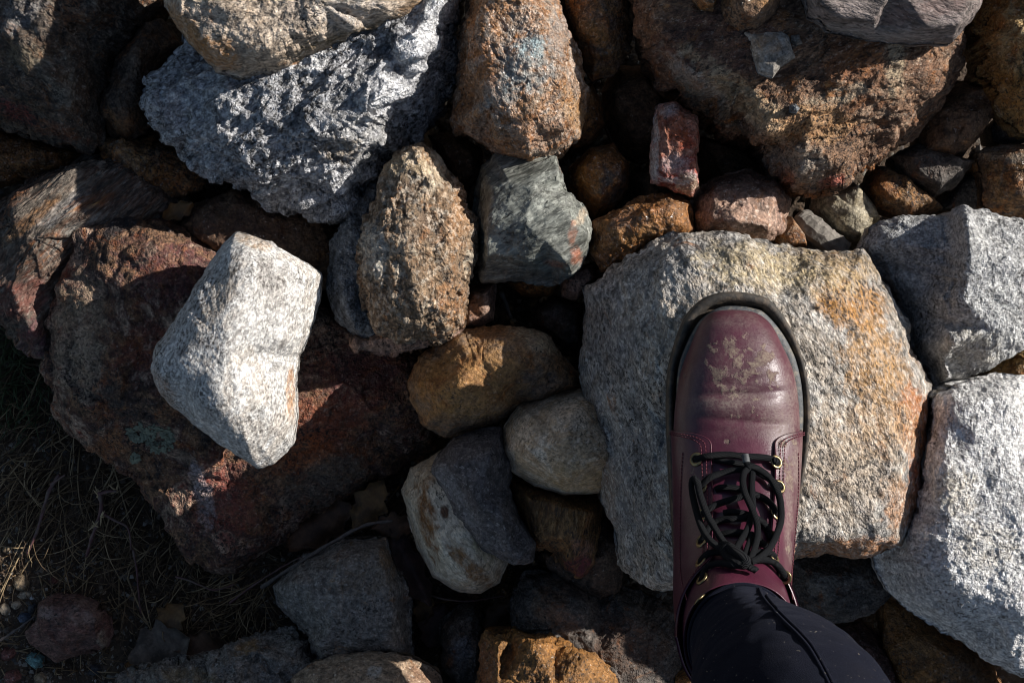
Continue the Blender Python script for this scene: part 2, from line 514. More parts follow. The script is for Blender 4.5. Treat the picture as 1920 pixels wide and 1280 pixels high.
# ------------------------------------------------------------------ the big stones
rock("boulder", "large pale grey and ochre boulder with the boot standing on it", "boulder",
     [(1285,432,-6),(1350,430),(1430,446),(1500,460),(1560,467),(1625,466),(1655,515),(1690,570),(1712,612),(1712,645),(1738,690),(1756,725),
      (1750,790),(1738,880),(1742,930),(1722,980),(1700,1030),(1650,1047),(1600,1051),(1550,1036),(1500,1046),(1470,1085),(1260,1112),(1205,1105),
      (1162,1062,-13),(1163,1010,-13),(1136,960,-13),(1117,890,-13),(1111,820,-13),(1096,740,-13),(1086,695,-13),(1092,640,-12),(1094,580,-12.5),(1096,540,-11),(1130,512,-9.5),(1180,480,-8),(1232,445,-7)],
     -7, rockmat("stone_boot_boulder", [(.15, .143, .135), (.38, .36, .33), (.29, .25, .20), (.52, .50, .46)], dk=.42, lt=.42, fol=(118, 1.5), grain=1.05, bump=1.15, rust=.06, seed=1),
     pts=[(1370,560,-.9),(1280,600,-1.2),(1260,760,-1.2),(1262,950,-1.2),(1275,1060,-1.6),(1300,700,-.25),(1380,800,-.2),(1500,760,-.25),(1510,640,-.6),(1440,590,-.6),(1400,1000,-.25),(1490,1000,-.5),(1300,1000,-.3),(1520,900,-.6),
          (1290,480,-3.6),(1400,480,-3.0),(1560,500,-3.2),(1232,560,-3.0),(1190,640,-4.7),(1215,800,-4.6),(1185,900,-6.2),(1225,1010,-4.2),(1150,760,-7.6),(1160,560,-6.3),
          (1600,570,-2.6),(1650,700,-2.0),(1700,760,-2.6),(1680,900,-2.2),(1640,1000,-3.2),(1560,1010,-2.8),(1560,800,-.9),(1560,650,-1.2),(1600,900,-1.4)],
     rg=1.05, b=1.8, w=2.6, depth=19, fol=(118, 1.5), soft=1.0, chip=.6, center=(1400, 780), ridge=.75, Ncap=270,
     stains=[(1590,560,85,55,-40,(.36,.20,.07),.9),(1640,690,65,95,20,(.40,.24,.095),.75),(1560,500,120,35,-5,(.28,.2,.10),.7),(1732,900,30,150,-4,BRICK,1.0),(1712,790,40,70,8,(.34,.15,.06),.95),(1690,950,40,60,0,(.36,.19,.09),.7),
             (1590,1035,120,28,4,(.36,.18,.08),.85),(1420,500,120,40,-8,(.42,.36,.22),.6),(1150,640,45,80,10,(.14,.13,.13),.5),(1200,900,60,120,5,(.13,.13,.14),.5),(1130,900,25,90,8,(.32,.2,.12),.4),(1650,800,70,60,30,(.42,.28,.15),.7),(1600,860,110,110,0,(.42,.33,.23),.5),(1460,510,150,45,-8,(.42,.34,.21),.55)])  # dark grey patches on the left slope paint in its shade

rock("boulder", "white speckled wedge-shaped stone lying on the dark red boulder", "stone",
     [(438,432,-6.5),(470,440,-6.0),(505,452,-6.0),(560,486,-6.5),(598,512,-7.5),(594,555,-8.0),(576,620,-8.0),(555,668,-8.0),(548,720,-8.0),(552,790,-8.5),(545,838,-9.0),(512,868,-9.0),(482,878,-8.5),
      (440,856,-8.0),(390,822,-7.5),(330,776,-7.5),(292,742,-6),(276,692,-6),(286,650,-5.5),(330,582,-5.5),(380,502,-6.5),(410,456,-6.5)], -7.5,
     rockmat("stone_white", [(.34, .32, .295), (.52, .51, .49), (.43, .39, .34), (.60, .59, .575)], dk=.44, lt=.5, dark=(.055, .045, .037), light=(.8, .79, .76), grain=1.25, bump=.8, fol=(60, 1.3), mv=.55, sat=1.0, seed=2),
     pts=[(450,470,-3.8),(447,560,-2.3),(428,650,-2.0),(405,730,-2.4),(430,800,-3.8),(470,840,-6.0),(540,520,-5.0),(530,640,-4.8),(500,760,-4.8),(520,820,-6.6),(370,600,-2.9),(340,690,-3.2),(380,780,-4.0)],
     rg=.55, b=1.5, w=2.4, depth=7.5, soft=7, ridge=.25, fine=1.3,
     stains=[(410,560,22,90,-28,(.34,.27,.19),.5),(545,740,10,55,0,(.42,.22,.08),.7),(470,450,45,14,-25,(.36,.24,.12),.6),(300,730,20,50,40,(.36,.2,.1),.5)])

rock("boulder", "broad dark red and black boulder under the white wedge-shaped stone", "boulder",
     [(130,412,-17),(200,402,-17),(300,408,-17),(372,440,-17),(480,500,-17),(620,590,-18),(780,660,-21),(835,760,-24),(812,842,-26),(760,870,-26.5),(690,915,-26.5),(600,962,-26.5),(490,1045,-26.5),(432,1083,-26),(350,1062,-24.5),
      (302,990,-23),(236,892,-22),(130,828,-21),(92,762,-21),(64,692,-21),(84,640,-20),(80,560,-19),(108,490,-18)], -20,
     rockmat("stone_dark_red", [(.036, .027, .025), (.25, .15, .085), (.09, .045, .036), (.38, .28, .20), (.17, .048, .03)], dk=.45, lt=.2, mott=.75, grain=1.0, bump=1.4, light=(.42, .36, .3), rust=.35, rustc=(.24, .085, .035), seed=3),
     pts=[(200,450,-14.6),(290,460,-14),(130,560,-15.2),(130,650,-15.5),(240,560,-13.6),(200,720,-15),(360,560,-13.4),(470,640,-13.2),(170,790,-17.5),(260,850,-18),(400,880,-19.5),(330,960,-21.6),(540,850,-20),(600,880,-20.5),(500,940,-22),(420,1020,-22),(640,760,-19.8),(570,770,-18.6),(740,780,-20.5),(760,730,-20),(350,760,-15.2)],
     rg=1.45, b=1.8, w=3, soft=1.4, ridge=.8, Ncap=260,
     stains=[(150,600,60,70,20,(.34,.26,.17),.6),(150,690,50,60,0,(.40,.33,.24),.5),(330,520,80,60,10,PLUM,.6),(270,650,60,40,30,(.20,.07,.045),.7),(420,940,60,90,20,(.22,.07,.05),.7),(380,930,18,70,12,(.40,.36,.36),.7),
             (600,800,110,60,25,(.24,.085,.045),.75),(560,850,70,40,10,(.34,.13,.05),.6),(680,700,100,60,0,(.10,.04,.035),.8),(620,900,110,45,35,(.17,.13,.095),.8),(190,850,30,60,-45,(.30,.13,.05),.6),(240,760,70,30,-25,(.06,.05,.045),.6)])

rock("boulder", "grey-white craggy boulder with sparkling ridge under the tan slab", "boulder",
     [(340,60,-11),(318,108,-11),(278,150,-11.5),(268,190,-12),(284,232,-12),(312,256,-12),(352,268,-12),(339,284,-13),(378,322,-13),(440,346,-13),(520,386,-14),(590,405,-14),(642,405,-14),(690,352,-14.5),(732,300,-15),(762,258,-15),(792,236,-15),
      (822,200,-15),(842,140,-15),(850,60,-14),(868,0,-13),(890,-90,-12),(700,-140,-10),(450,-110,-10)], -12,
     rockmat("stone_craggy_grey", [(.20, .20, .205), (.46, .46, .47), (.32, .32, .33), (.60, .60, .60)], dk=.46, lt=.5, fol=(28, 1.35), mott=.9, bump=1.6, light=(.72, .72, .72), seed=4),
     pts=[(330,180,-9.4),(400,130,-8.5),(350,245,-10),(420,250,-7.6),(500,215,-6.6),(560,255,-6.2),(480,290,-8.2),(610,270,-7),(560,340,-10.2),(630,350,-10.8),(650,215,-5.2),(720,170,-4.2),(790,70,-3.6),(830,0,-3.6),(690,270,-8.6),(770,170,-7),(820,90,-6.6),(600,150,-6),(650,90,-5.4),(520,120,-7),(700,60,-5)],
     rg=2.1, b=1.3, w=2.2, fol=(30, 1.7), soft=.6, ridge=1.5, center=(580,200), Ncap=260,
     stains=[(640,280,40,25,0,(.35,.25,.12),.5),(690,120,120,18,50,(.06,.06,.06),.65),(560,225,90,18,20,(.06,.06,.062),.6),(460,150,40,25,-20,(.10,.10,.11),.5),(700,270,70,90,40,(.24,.23,.21),.5),(330,215,30,40,0,(.4,.33,.3),.4),(790,60,25,90,-35,(.75,.75,.76),.7),(720,180,60,25,45,(.74,.74,.75),.6)])  # white patches along the ridge put sunlight into the colour

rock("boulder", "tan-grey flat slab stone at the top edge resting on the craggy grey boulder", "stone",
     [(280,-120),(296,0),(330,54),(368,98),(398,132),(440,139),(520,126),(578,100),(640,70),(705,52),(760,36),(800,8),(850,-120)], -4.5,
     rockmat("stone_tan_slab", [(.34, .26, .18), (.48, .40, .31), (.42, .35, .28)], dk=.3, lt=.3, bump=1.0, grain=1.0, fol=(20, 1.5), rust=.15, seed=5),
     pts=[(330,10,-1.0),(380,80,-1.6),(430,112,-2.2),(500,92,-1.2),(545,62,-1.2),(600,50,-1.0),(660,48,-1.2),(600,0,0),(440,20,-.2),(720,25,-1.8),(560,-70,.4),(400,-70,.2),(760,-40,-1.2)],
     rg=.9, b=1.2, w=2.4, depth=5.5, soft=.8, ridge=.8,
     stains=[(350,60,28,60,35,(.36,.2,.08),.7),(410,100,45,30,-20,(.36,.19,.07),.75),(640,78,130,20,18,(.12,.09,.05),.85),(760,30,60,18,30,(.2,.12,.05),.7),(640,20,60,40,0,(.40,.40,.40),.5)])  # dark band along the lower edge is shade painted below the sunlit top

rock("boulder", "tall orange-brown glittering mica boulder at the top centre", "boulder",
     [(900,-110,-10),(884,0,-10),(862,60,-11),(856,140,-11.5),(853,190,-11.5),(840,222,-12),(858,246,-12),(905,270,-11.5),(950,300,-10.5),(1000,308,-10),(1050,290,-9.5),(1082,256,-9.5),(1098,205,-9.5),(1106,165,-9.5),(1092,128,-9.5),(1082,88,-9.5),(1062,48,-9.5),(1046,0,-9),(1030,-110,-9)], -10,
     rockmat("stone_orange_mica", [(.34, .25, .17), (.30, .16, .07), (.36, .30, .24), (.27, .13, .05)], dk=.25, lt=.32, bump=1.2, mica=.16, rough=.6, grain=1.1, light=(.55, .52, .48), rust=.4, rustc=(.32, .15, .055), seed=6),
     pts=[(918,-40,-4.2),(900,60,-4.6),(884,130,-5.2),(876,230,-6.6),(930,260,-6.6),(985,288,-7.2),(1060,240,-6.2),(990,220,-4.6),(990,120,-3.6),(1065,150,-5.4),(1020,30,-4.2),(960,-20,-3.6),(1040,100,-4.8),(930,180,-4.6)],
     rg=1.1, b=1.2, w=2.2, soft=.8, ridge=.6, fine=1.4, fol=(-40, 1.3),
     stains=[(990,130,60,60,-40,(.25,.30,.31),.55),(1000,90,28,24,0,(.28,.36,.38),.7),(940,170,40,30,20,(.25,.29,.29),.5),(905,110,22,70,15,(.34,.15,.05),.6),(1075,210,20,50,20,(.40,.24,.10),.6),(1050,60,25,60,-15,(.30,.27,.24),.6),(1000,250,70,35,10,(.31,.17,.09),.6)])

rock("boulder", "angular grey-green slate stone with a rusty streak below the orange boulder", "stone",
     [(925,286,-12),(1000,276,-11),(1045,290,-9.5),(1060,350,-9.5),(1098,388,-10),(1113,432,-10),(1106,470,-10.5),(1076,518,-13),(1040,531,-14),(960,526,-14),(902,528,-14),(890,480,-14),(885,420,-14),(890,350,-14),(905,308,-13)], -12,
     rockmat("stone_slate", [(.12, .125, .11), (.21, .22, .195), (.16, .165, .145), (.26, .265, .24)], dk=.18, lt=.14, fol=(28, 3.2), bump=.9, rough=.55, mott=.8, crack=.35, light=(.4, .4, .38), seed=7),
     pts=[(925,360,-8.6),(915,430,-8.6),(912,478,-9),(985,480,-8.4),(1070,506,-9.4),(1045,330,-7.8),(1000,350,-7.4),(985,420,-6.8),(1060,400,-7.4),(1090,440,-8.2),(955,345,-8.4),(1020,450,-7.2)],
     rg=.85, b=.7, w=1.0, fol=(28, 3.0), soft=.35, ridge=1.0,
     stains=[(1072,440,9,22,-12,(.36,.14,.07),.6),(1082,480,12,18,-12,(.38,.15,.08),.65),(1055,300,10,22,0,(.36,.16,.07),.5),(1040,495,22,7,-10,(.36,.16,.09),.5),(1095,400,10,30,-30,(.5,.38,.25),.4)])

rock("boulder", "tall tan pebble-studded conglomerate stone in the middle", "stone",
     [(788,273),(822,287),(845,330),(868,362),(890,410),(889,480),(880,545),(868,605),(840,630),(795,642),(742,650),(702,618),(676,562),(657,510),(664,460),(688,392),(708,340),(728,300),(758,279)], -10,
     rockmat("stone_conglomerate", [(.12, .085, .05), (.27, .20, .13), (.18, .12, .07), (.38, .33, .25)], dk=.36, lt=.55, grain=.62, bump=1.5, light=(.55, .52, .45), rust=.28, seed=8),
     pts=[(780,295,-7.6),(740,340,-6.8),(770,390,-6.2),(820,350,-7.2),(850,420,-6.8),(850,520,-6.8),(760,470,-5.0),(790,570,-5.4),(720,570,-6.2),(700,500,-6.2),(715,420,-6.2),(780,620,-7.6),(840,590,-7.4)],
     rg=1.35, b=1.4, w=2.6, depth=9, soft=1.2, ridge=.7, fine=1.7,
     stains=[(770,310,60,25,0,(.46,.37,.24),.7),(700,470,26,60,5,(.5,.48,.42),.6),(770,350,40,30,0,(.12,.09,.065),.7),(820,320,22,60,-25,(.50,.42,.30),.6),(850,560,30,50,0,(.30,.16,.07),.6),(800,430,55,35,20,(.14,.10,.07),.6),(860,410,22,70,-10,(.36,.2,.09),.5)])

rock("boulder", "brown top-right boulder with a pale sunlit ridge, the pale chip lying on it", "boulder",
     [(1185,-140,-9),(1190,0,-9),(1196,50,-9),(1220,104,-10),(1240,152,-11),(1278,190,-12),(1312,214,-12.5),(1370,250,-13),(1432,292,-13),(1462,338,-12),(1500,358,-11.5),(1560,356,-11.5),(1602,330,-11.5),(1660,296,-12),(1722,250,-12.5),(1782,182,-12.5),(1802,120,-11),(1808,50,-10),(1800,-140,-9)], -11,
     rockmat("stone_brown_ridge", [(.11, .068, .045), (.22, .14, .085), (.15, .085, .05), (.30, .22, .15)], dk=.36, lt=.3, bump=1.3, fol=(25, 1.6), light=(.48, .42, .34), rust=.4, seed=9),
     pts=[(1230,30,-5.4),(1255,100,-5.4),(1300,150,-5.2),(1370,205,-5.2),(1440,255,-5.4),(1500,280,-6.4),(1520,225,-4.8),(1600,200,-4.4),(1650,165,-4.2),(1690,110,-3.6),(1620,215,-6.0),(1560,270,-6.6),(1500,320,-7.8),(1580,310,-8.4),(1680,230,-7.8),(1750,150,-6.4),(1770,60,-5),(1400,60,-3.8),(1530,40,-3.2),(1340,20,-4.4),(1400,140,-4.4),(1650,-40,-3),(1300,-80,-5),(1500,-80,-4)],
     rg=1.6, b=1.2, w=2.2, soft=.6, ridge=1.1, fol=(20, 1.6), Ncap=260, center=(1500,110),
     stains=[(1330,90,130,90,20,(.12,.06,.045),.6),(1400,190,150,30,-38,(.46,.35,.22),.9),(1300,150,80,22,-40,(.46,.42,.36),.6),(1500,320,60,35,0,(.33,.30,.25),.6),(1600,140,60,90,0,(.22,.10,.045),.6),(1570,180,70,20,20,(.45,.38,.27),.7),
             (1680,110,20,70,0,(.40,.33,.22),.7),(1470,330,20,25,0,(.4,.14,.07),.7),(1560,340,25,12,20,(.42,.15,.1),.7),(1330,200,90,20,-35,(.12,.11,.08),.7),(1520,235,90,40,10,(.42,.26,.13),.8),(1480,290,60,30,0,(.40,.34,.27),.7)])  # pale ridge is mottling plus painted sunlight; dark strip below it paints shade

rock("boulder", "grey speckled granite boulder with a sharp ridge at the right edge", "boulder",
     [(1622,462,-10),(1642,420,-10),(1690,405,-9.5),(1780,401,-8),(1812,384,-7),(1870,396,-7),(1925,408,-7),(2040,440,-8),(2040,620,-8),(1925,650,-8),(1882,680,-8.5),(1840,700,-9),(1790,716,-9.5),(1762,722,-10),(1742,692,-11),(1716,642,-11.5),(1692,562,-11.5),(1660,510,-11)], -9,
     rockmat("stone_grey_granite", [(.28, .28, .28), (.42, .42, .41), (.36, .36, .36), (.50, .50, .49)], dk=.4, lt=.4, grain=1.1, bump=1.1, light=(.66, .66, .65), mv=.8, sat=1.0, seed=10),
     pts=[(1812,402,-4.6),(1818,480,-3.8),(1803,560,-3.6),(1790,640,-4.4),(1785,700,-6.4),(1880,500,-4.0),(1860,620,-4.8),(1960,520,-4.6),(1780,470,-7.2),(1760,600,-8.0),(1690,460,-8.4),(1720,560,-9.4),(1768,680,-8.6),(1745,650,-9.4)],
     rg=.95, b=1.0, w=1.8, soft=.6, ridge=.55, fine=1.3, center=(1820,550),
     stains=[(1820,650,60,40,0,(.42,.37,.26),.4),(1740,490,50,70,20,(.20,.20,.21),.4)])  # grey patch darkens the left facet, its shade put into the colour

rock("boulder", "large bright white pitted boulder at the lower right edge", "boulder",
     [(1760,742,-5.5),(1800,720,-5.5),(1835,708,-7),(1925,704,-6),(2060,720,-6),(2070,1100,-8),(2060,1330,-10),(1925,1274,-11),(1850,1238,-12),(1780,1188,-12.5),(1702,1142,-12.5),(1664,1100,-12),(1648,1050,-11.5),(1690,1030,-7),(1722,980,-4.6),(1742,900,-3.8),(1756,800,-4)], -9,
     rockmat("stone_bright_white", [(.44, .43, .42), (.64, .63, .615), (.54, .53, .515), (.72, .71, .70)], dk=.34, lt=.45, dark=(.12, .11, .10), light=(.84, .83, .82), grain=.95, bump=1.2, mv=.7, sat=1.0, seed=11),
     pts=[(1800,752,-3.4),(1900,740,-3.4),(1782,870,-2.7),(1870,860,-2.8),(1778,980,-3.1),(1860,1000,-3.2),(1722,1050,-5.0),(1780,1090,-4.3),(1850,1130,-4.8),(1920,1160,-4.6),(1720,1110,-8.0),(1800,1170,-7.4),(1890,1220,-7.2),(1980,950,-3.0),(1980,1150,-5)],
     rg=.95, b=1.2, w=2.2, soft=1.2, ridge=.7, fine=1.6, chip=.35,
     stains=[(1790,920,40,50,0,(.48,.38,.2),.35),(1850,1020,60,50,0,(.50,.40,.22),.25),(1730,1070,50,60,0,(.30,.30,.31),.5),(1800,1150,90,30,-32,(.36,.36,.36),.4)])

rock("boulder", "dark brown mottled boulder filling the top left corner", "boulder",
     [(-90,-140),(120,-150),(300,-120),(290,0),(262,35),(215,110),(184,178),(176,262),(150,280),(100,272),(50,252),(0,238),(-100,220)], -15,
     rockmat("stone_dark_brown", [(.05, .042, .035), (.13, .105, .08), (.09, .055, .032), (.19, .165, .13)], dk=.5, lt=.25, bump=1.4, fol=(-30, 1.5), light=(.33, .3, .26), rust=.3, rustc=(.2, .09, .035), seed=12),
     pts=[(20,40,-9.5),(110,30,-9.5),(190,20,-11),(60,110,-9.2),(120,150,-10.6),(60,200,-11.6),(140,235,-12.6),(0,190,-12.2),(30,-60,-9),(180,-70,-10)],
     rg=1.5, b=1.8, w=2.8, soft=1.2, ridge=.9,
     stains=[(30,30,60,30,35,(.26,.25,.24),.6),(40,105,40,30,0,(.24,.2,.13),.5),(80,235,90,16,-20,(.16,.065,.03),.7),(30,210,50,16,-30,(.14,.04,.035),.8)])

rock("stone", "oval dark brown stone wedged between the top left boulder and the craggy grey one", "stone",
     [(300,30),(278,40),(218,102),(184,170),(182,215),(200,244),(232,262),(262,244),(274,205),(300,150),(330,80)], -16,
     rockmat("stone_oval_brown", [(.06, .045, .032), (.12, .09, .065), (.10, .058, .03)], dk=.4, lt=.15, light=(.3, .26, .2), rust=.4, rustc=(.2, .09, .035), seed=13),
     pts=[(250,110,-12.4),(220,180,-12.6),(240,225,-13.2),(270,160,-12.8)], rg=1.2, b=1.6, w=2.4, soft=2, stains=[(225,230,40,30,0,(.22,.11,.045),.6)])

rock("boulder", "long banded grey-brown boulder at the left edge beside the dark red one", "boulder",
     [(-110,430),(0,366),(60,322),(150,292),(232,286),(300,328),(360,388),(350,440),(200,470),(140,520),(110,600),(90,680),(60,672),(30,645),(0,612),(-110,560)], -20,
     rockmat("stone_banded", [(.07, .055, .045), (.17, .145, .115), (.10, .06, .04), (.24, .22, .19)], dk=.4, lt=.25, fol=(40, 3.4), bump=1.4, light=(.36, .33, .29), rust=.35, rustc=(.24, .10, .04), seed=14),
     pts=[(30,380,-15.6),(120,330,-15.2),(230,310,-16),(300,370,-16.6),(60,470,-14.8),(20,540,-15.8),(60,620,-17),(180,400,-15.6),(110,420,-15)],
     rg=1.5, b=1.6, w=2.4, fol=(38, 3.0), soft=1.0, ridge=1.0,
     stains=[(60,410,80,14,38,(.28,.15,.06),.6),(40,560,60,40,30,(.16,.055,.04),.6),(60,640,30,40,0,(.12,.04,.05),.6),(120,390,60,16,38,(.30,.29,.28),.5)])

rock("stone", "rounded ochre-brown boulder with a sunlit tip between the conglomerate and the boot boulder", "stone",
     [(848,624,-14),(900,613,-14),(980,611,-14),(1030,626,-14.5),(1058,668,-15),(1084,698,-15),(1092,726,-15),(1040,746,-15.5),(985,757,-16),(940,790,-16),(880,812,-16),(832,824,-16),(792,802,-16),(766,752,-16),(761,720,-16),(782,668,-15)], -15,
     rockmat("stone_ochre_round", [(.19, .10, .045), (.27, .165, .085), (.24, .17, .11), (.16, .13, .115)], dk=.22, lt=.12, bump=.85, light=(.4, .36, .3), mott=.9, rust=.35, seed=15),
     pts=[(860,655,-11.6),(950,640,-10.8),(1020,645,-11.6),(1040,690,-12.6),(960,690,-10.0),(860,720,-9.8),(810,730,-11.4),(840,780,-12.4),(930,755,-11.6),(1050,722,-13.2),(900,670,-10.4)],
     rg=.8, b=2.0, w=2.8, soft=2.2, ridge=.3,
     stains=[(990,720,50,35,10,(.11,.10,.10),.6),(830,730,40,60,0,(.33,.17,.05),.6),(1020,640,70,20,-20,(.5,.40,.26),.8),(890,710,110,80,10,(.36,.21,.08),.6),(850,800,50,18,0,(.14,.11,.09),.5)])  # pale patch at the tip is sunlight painted into the colour

rock("stone", "smooth cream egg-shaped stone tucked against the boot boulder's left side", "stone",
     [(972,760),(1022,739),(1090,731),(1150,738),(1185,800),(1185,885),(1132,931),(1062,933),(1002,917),(956,887),(938,846),(944,800)], -14.5,
     rockmat("stone_cream_egg", [(.50, .39, .27), (.60, .49, .36), (.42, .30, .18), (.64, .54, .41)], dk=.34, lt=.1, dark=(.16, .125, .085), bump=.4, rough=.6, rust=.2, rustc=(.36, .22, .09), mv=.35, seed=16),
     pts=[(1000,790,-11),(1080,770,-10),(1060,830,-9.2),(990,850,-10.8),(1060,895,-10.8),(1130,850,-9.6)], rg=.4, b=2.4, w=3.2, soft=3, ridge=.15, depth=8,
     stains=[(1090,900,70,30,-10,(.40,.28,.13),.5),(1010,800,20,15,0,(.2,.17,.12),.4)])

rock("stone", "charcoal-grey flat rounded slab leaning across the brown-banded cream stone", "stone",
     [(815,862),(850,822),(898,806),(940,800),(962,870),(955,912),(972,972),(1006,1020),(1002,1058),(962,1062),(902,1032),(852,962),(822,912),(808,882)], -16.0,
     rockmat("stone_charcoal", [(.085, .073, .07), (.13, .115, .11), (.10, .088, .084)], dk=.3, lt=.25, bump=.9, light=(.36, .35, .35), seed=17),
     pts=[(855,870,-13.2),(920,850,-12.6),(900,940,-12.8),(940,960,-13.0),(960,1030,-14.0)], rg=.8, b=.6, w=1.2, soft=.8, ridge=.4, depth=4,
     stains=[(850,920,14,90,32,(.30,.29,.29),.4)])

rock("stone", "long cream stone with brown rust bands under the charcoal slab", "stone",
     [(822,846),(862,838),(905,900),(950,1010),(952,1060),(936,1100),(900,1119),(860,1115),(812,1086),(778,1032),(760,962),(749,922),(768,880)], -20.5,
     rockmat("stone_cream_banded", [(.50, .42, .30), (.60, .53, .41), (.46, .37, .25), (.66, .60, .50)], dk=.2, lt=.15, dark=(.14, .12, .09), bump=.55, rough=.6, fol=(-62, 1.8), mv=.4, seed=18),
     pts=[(800,880,-17.6),(800,960,-16.6),(830,1030,-16),(880,1000,-16),(870,1080,-17),(910,1060,-17),(850,900,-17)], rg=.5, b=2.2, w=2.8, soft=3, ridge=.15, depth=8,
     stains=[(800,970,17,75,12,(.19,.095,.035),.95),(835,960,8,14,0,(.12,.06,.03),.9),(880,1060,60,15,-45,(.20,.11,.045),.85),(860,920,8,18,0,(.16,.08,.03),.8),(905,1020,20,40,30,(.32,.28,.14),.5),(800,905,25,10,30,(.2,.11,.05),.7)])

rock("stone", "golden-brown streaked stone with a red tip below the cream egg-shaped stone", "stone",
     [(950,888),(1000,912),(1060,925),(1128,928),(1128,1000),(1112,1060),(1085,1082),(1062,1068),(1042,1036),(1000,1030),(978,984),(956,932)], -18.5,
     rockmat("stone_golden_streak", [(.11, .062, .03), (.26, .15, .062), (.17, .09, .04)], dk=.35, lt=.12, fol=(80, 2.4), bump=1.2, rough=.6, light=(.4, .33, .2), rust=.4, seed=19),
     pts=[(985,930,-15.6),(1060,950,-14.6),(1110,960,-15.4),(1020,1000,-15.2),(1090,1020,-15.2),(1075,1055,-16.6)], rg=1.1, b=1.0, w=1.6, fol=(80, 2.2), soft=.8, depth=6,
     stains=[(1085,1060,28,26,0,(.13,.035,.04),.85),(1095,1025,22,18,0,(.36,.2,.14),.6)])

rock("stone", "flat dark brown stone under the golden-brown streaked one", "stone",
     [(1020,1040),(1060,1010),(1130,960),(1165,1000),(1168,1080),(1160,1112),(1128,1131),(1062,1102),(1026,1066)], -22,
     rockmat("stone_flat_brown", [(.08, .055, .038), (.13, .09, .06), (.10, .065, .045)], dk=.2, lt=.08, bump=.8, seed=20),
     pts=[(1080,1060,-19.6),(1130,1040,-19),(1120,1100,-20),(1060,1075,-20.2)], rg=.9, b=.8, w=1.4, soft=.8, depth=6)

# ------------------------------------------------------------------ the smaller stones
MB = lambda n, *c, **k: rockmat(n, list(c), **k)
m_brown1 = MB("stone_brown_mottled", (.07, .045, .03), (.18, .115, .07), (.24, .14, .06), (.14, .12, .10), dk=.42, lt=.2, light=(.4, .36, .3), mica=.05, rust=.45, seed=31)
m_rust = MB("stone_rusty", (.13, .075, .035), (.30, .15, .055), (.18, .10, .05), (.26, .2, .14), dk=.3, lt=.2, mica=.10, rough=.6, rust=.5, seed=32)
m_deep = MB("stone_deep_brown", (.11, .068, .04), (.19, .12, .07), (.14, .095, .06), dk=.2, lt=.05, bump=.7, rust=.25, rustc=(.14, .07, .03), seed=33)
m_dark = MB("stone_blackish", (.05, .044, .039), (.12, .105, .09), (.085, .062, .047), dk=.4, lt=.16, light=(.26, .25, .24), rust=.2, rustc=(.16, .07, .03), seed=34)
m_blueg = MB("stone_blue_grey", (.09, .095, .10), (.19, .2, .21), (.13, .135, .14), dk=.4, lt=.35, light=(.42, .43, .45), bump=1.2, seed=35)
m_gold = MB("stone_gold", (.14, .075, .028), (.26, .14, .05), (.19, .10, .04), dk=.28, lt=.16, bump=1.1, rough=.6, mica=.06, light=(.5, .42, .3), seed=36)
m_grey = MB("stone_plain_grey", (.13, .12, .105), (.21, .19, .165), (.17, .15, .13), dk=.35, lt=.3, light=(.4, .38, .36), mica=.05, rust=.2, rustc=(.22, .13, .06), seed=37)
m_yell = MB("stone_yellow", (.22, .13, .045), (.36, .25, .11), (.28, .17, .06), (.42, .34, .2), dk=.3, lt=.2, bump=1.2, rust=.35, seed=38)
m_tan = MB("stone_tan", (.24, .17, .11), (.34, .26, .18), (.28, .2, .13), dk=.22, lt=.2, bump=.8, rust=.2, seed=39)
m_cream = MB("stone_cream", (.30, .27, .19), (.40, .36, .27), (.34, .28, .17), dk=.25, lt=.15, dark=(.1, .085, .06), bump=.6, seed=40)
m_redw = MB("stone_red_white", (.30, .085, .045), (.36, .2, .14), (.24, .06, .04), (.46, .40, .38), dk=.2, lt=.3, bump=1.0, light=(.56, .5, .48), seed=41)
m_plum = MB("stone_plum_slab", (.125, .10, .09), (.20, .17, .155), (.155, .125, .112), dk=.3, lt=.2, fol=(-12, 2.5), light=(.34, .31, .3), seed=42)
m_chip = MB("stone_chip", (.24, .22, .19), (.30, .28, .25), (.28, .2, .12), dk=.15, lt=.15, bump=.6, seed=43)
m_pinkish = MB("stone_pinkish", (.26, .17, .13), (.34, .24, .18), (.3, .19, .13), dk=.25, lt=.25, bump=.8, rust=.3, seed=44)

st = lambda label, outline, e, mat, **k: rock(k.pop("name", "stone"), label, k.pop("cat", "stone"), outline, e, mat, **k)

st("rust-flecked brown stone right of the orange boulder at the top edge",
   [(1040,-80),(1052,0),(1066,50),(1084,92),(1112,146),(1152,132),(1182,98),(1190,40),(1184,-80)], -13.5, m_brown1, dome=3.6, rg=1.1, depth=8,
   stains=[(1120,70,22,20,0,(.34,.18,.06),.7),(1100,110,30,20,0,(.3,.15,.05),.6)])
st("small ochre stone peeking out from under the orange boulder's right side",
   [(1108,152),(1130,188),(1136,232),(1112,264),(1070,277),(1058,240),(1080,190)], -18, m_rust, dome=2.6, rg=.8, depth=6)
st("smooth dark brown rounded stone deep in the gap at the upper middle",
   [(1152,118),(1212,120),(1256,182),(1262,260),(1236,296),(1200,302),(1160,282),(1136,234),(1130,170)], -22, m_deep, dome=4, rg=.5, soft=3, depth=9)
st("round rust and black pebble between the slate and the red stone",
   [(1070,312),(1108,272),(1152,264),(1182,300),(1181,352),(1152,392),(1120,406),(1090,386),(1068,350)], -16.5, m_rust, dome=3.8, rg=.9, soft=2, depth=7, b=1.8, w=2.4,
   stains=[(1140,350,40,40,0,(.12,.11,.105),.7),(1100,320,30,40,0,(.34,.17,.05),.7)])
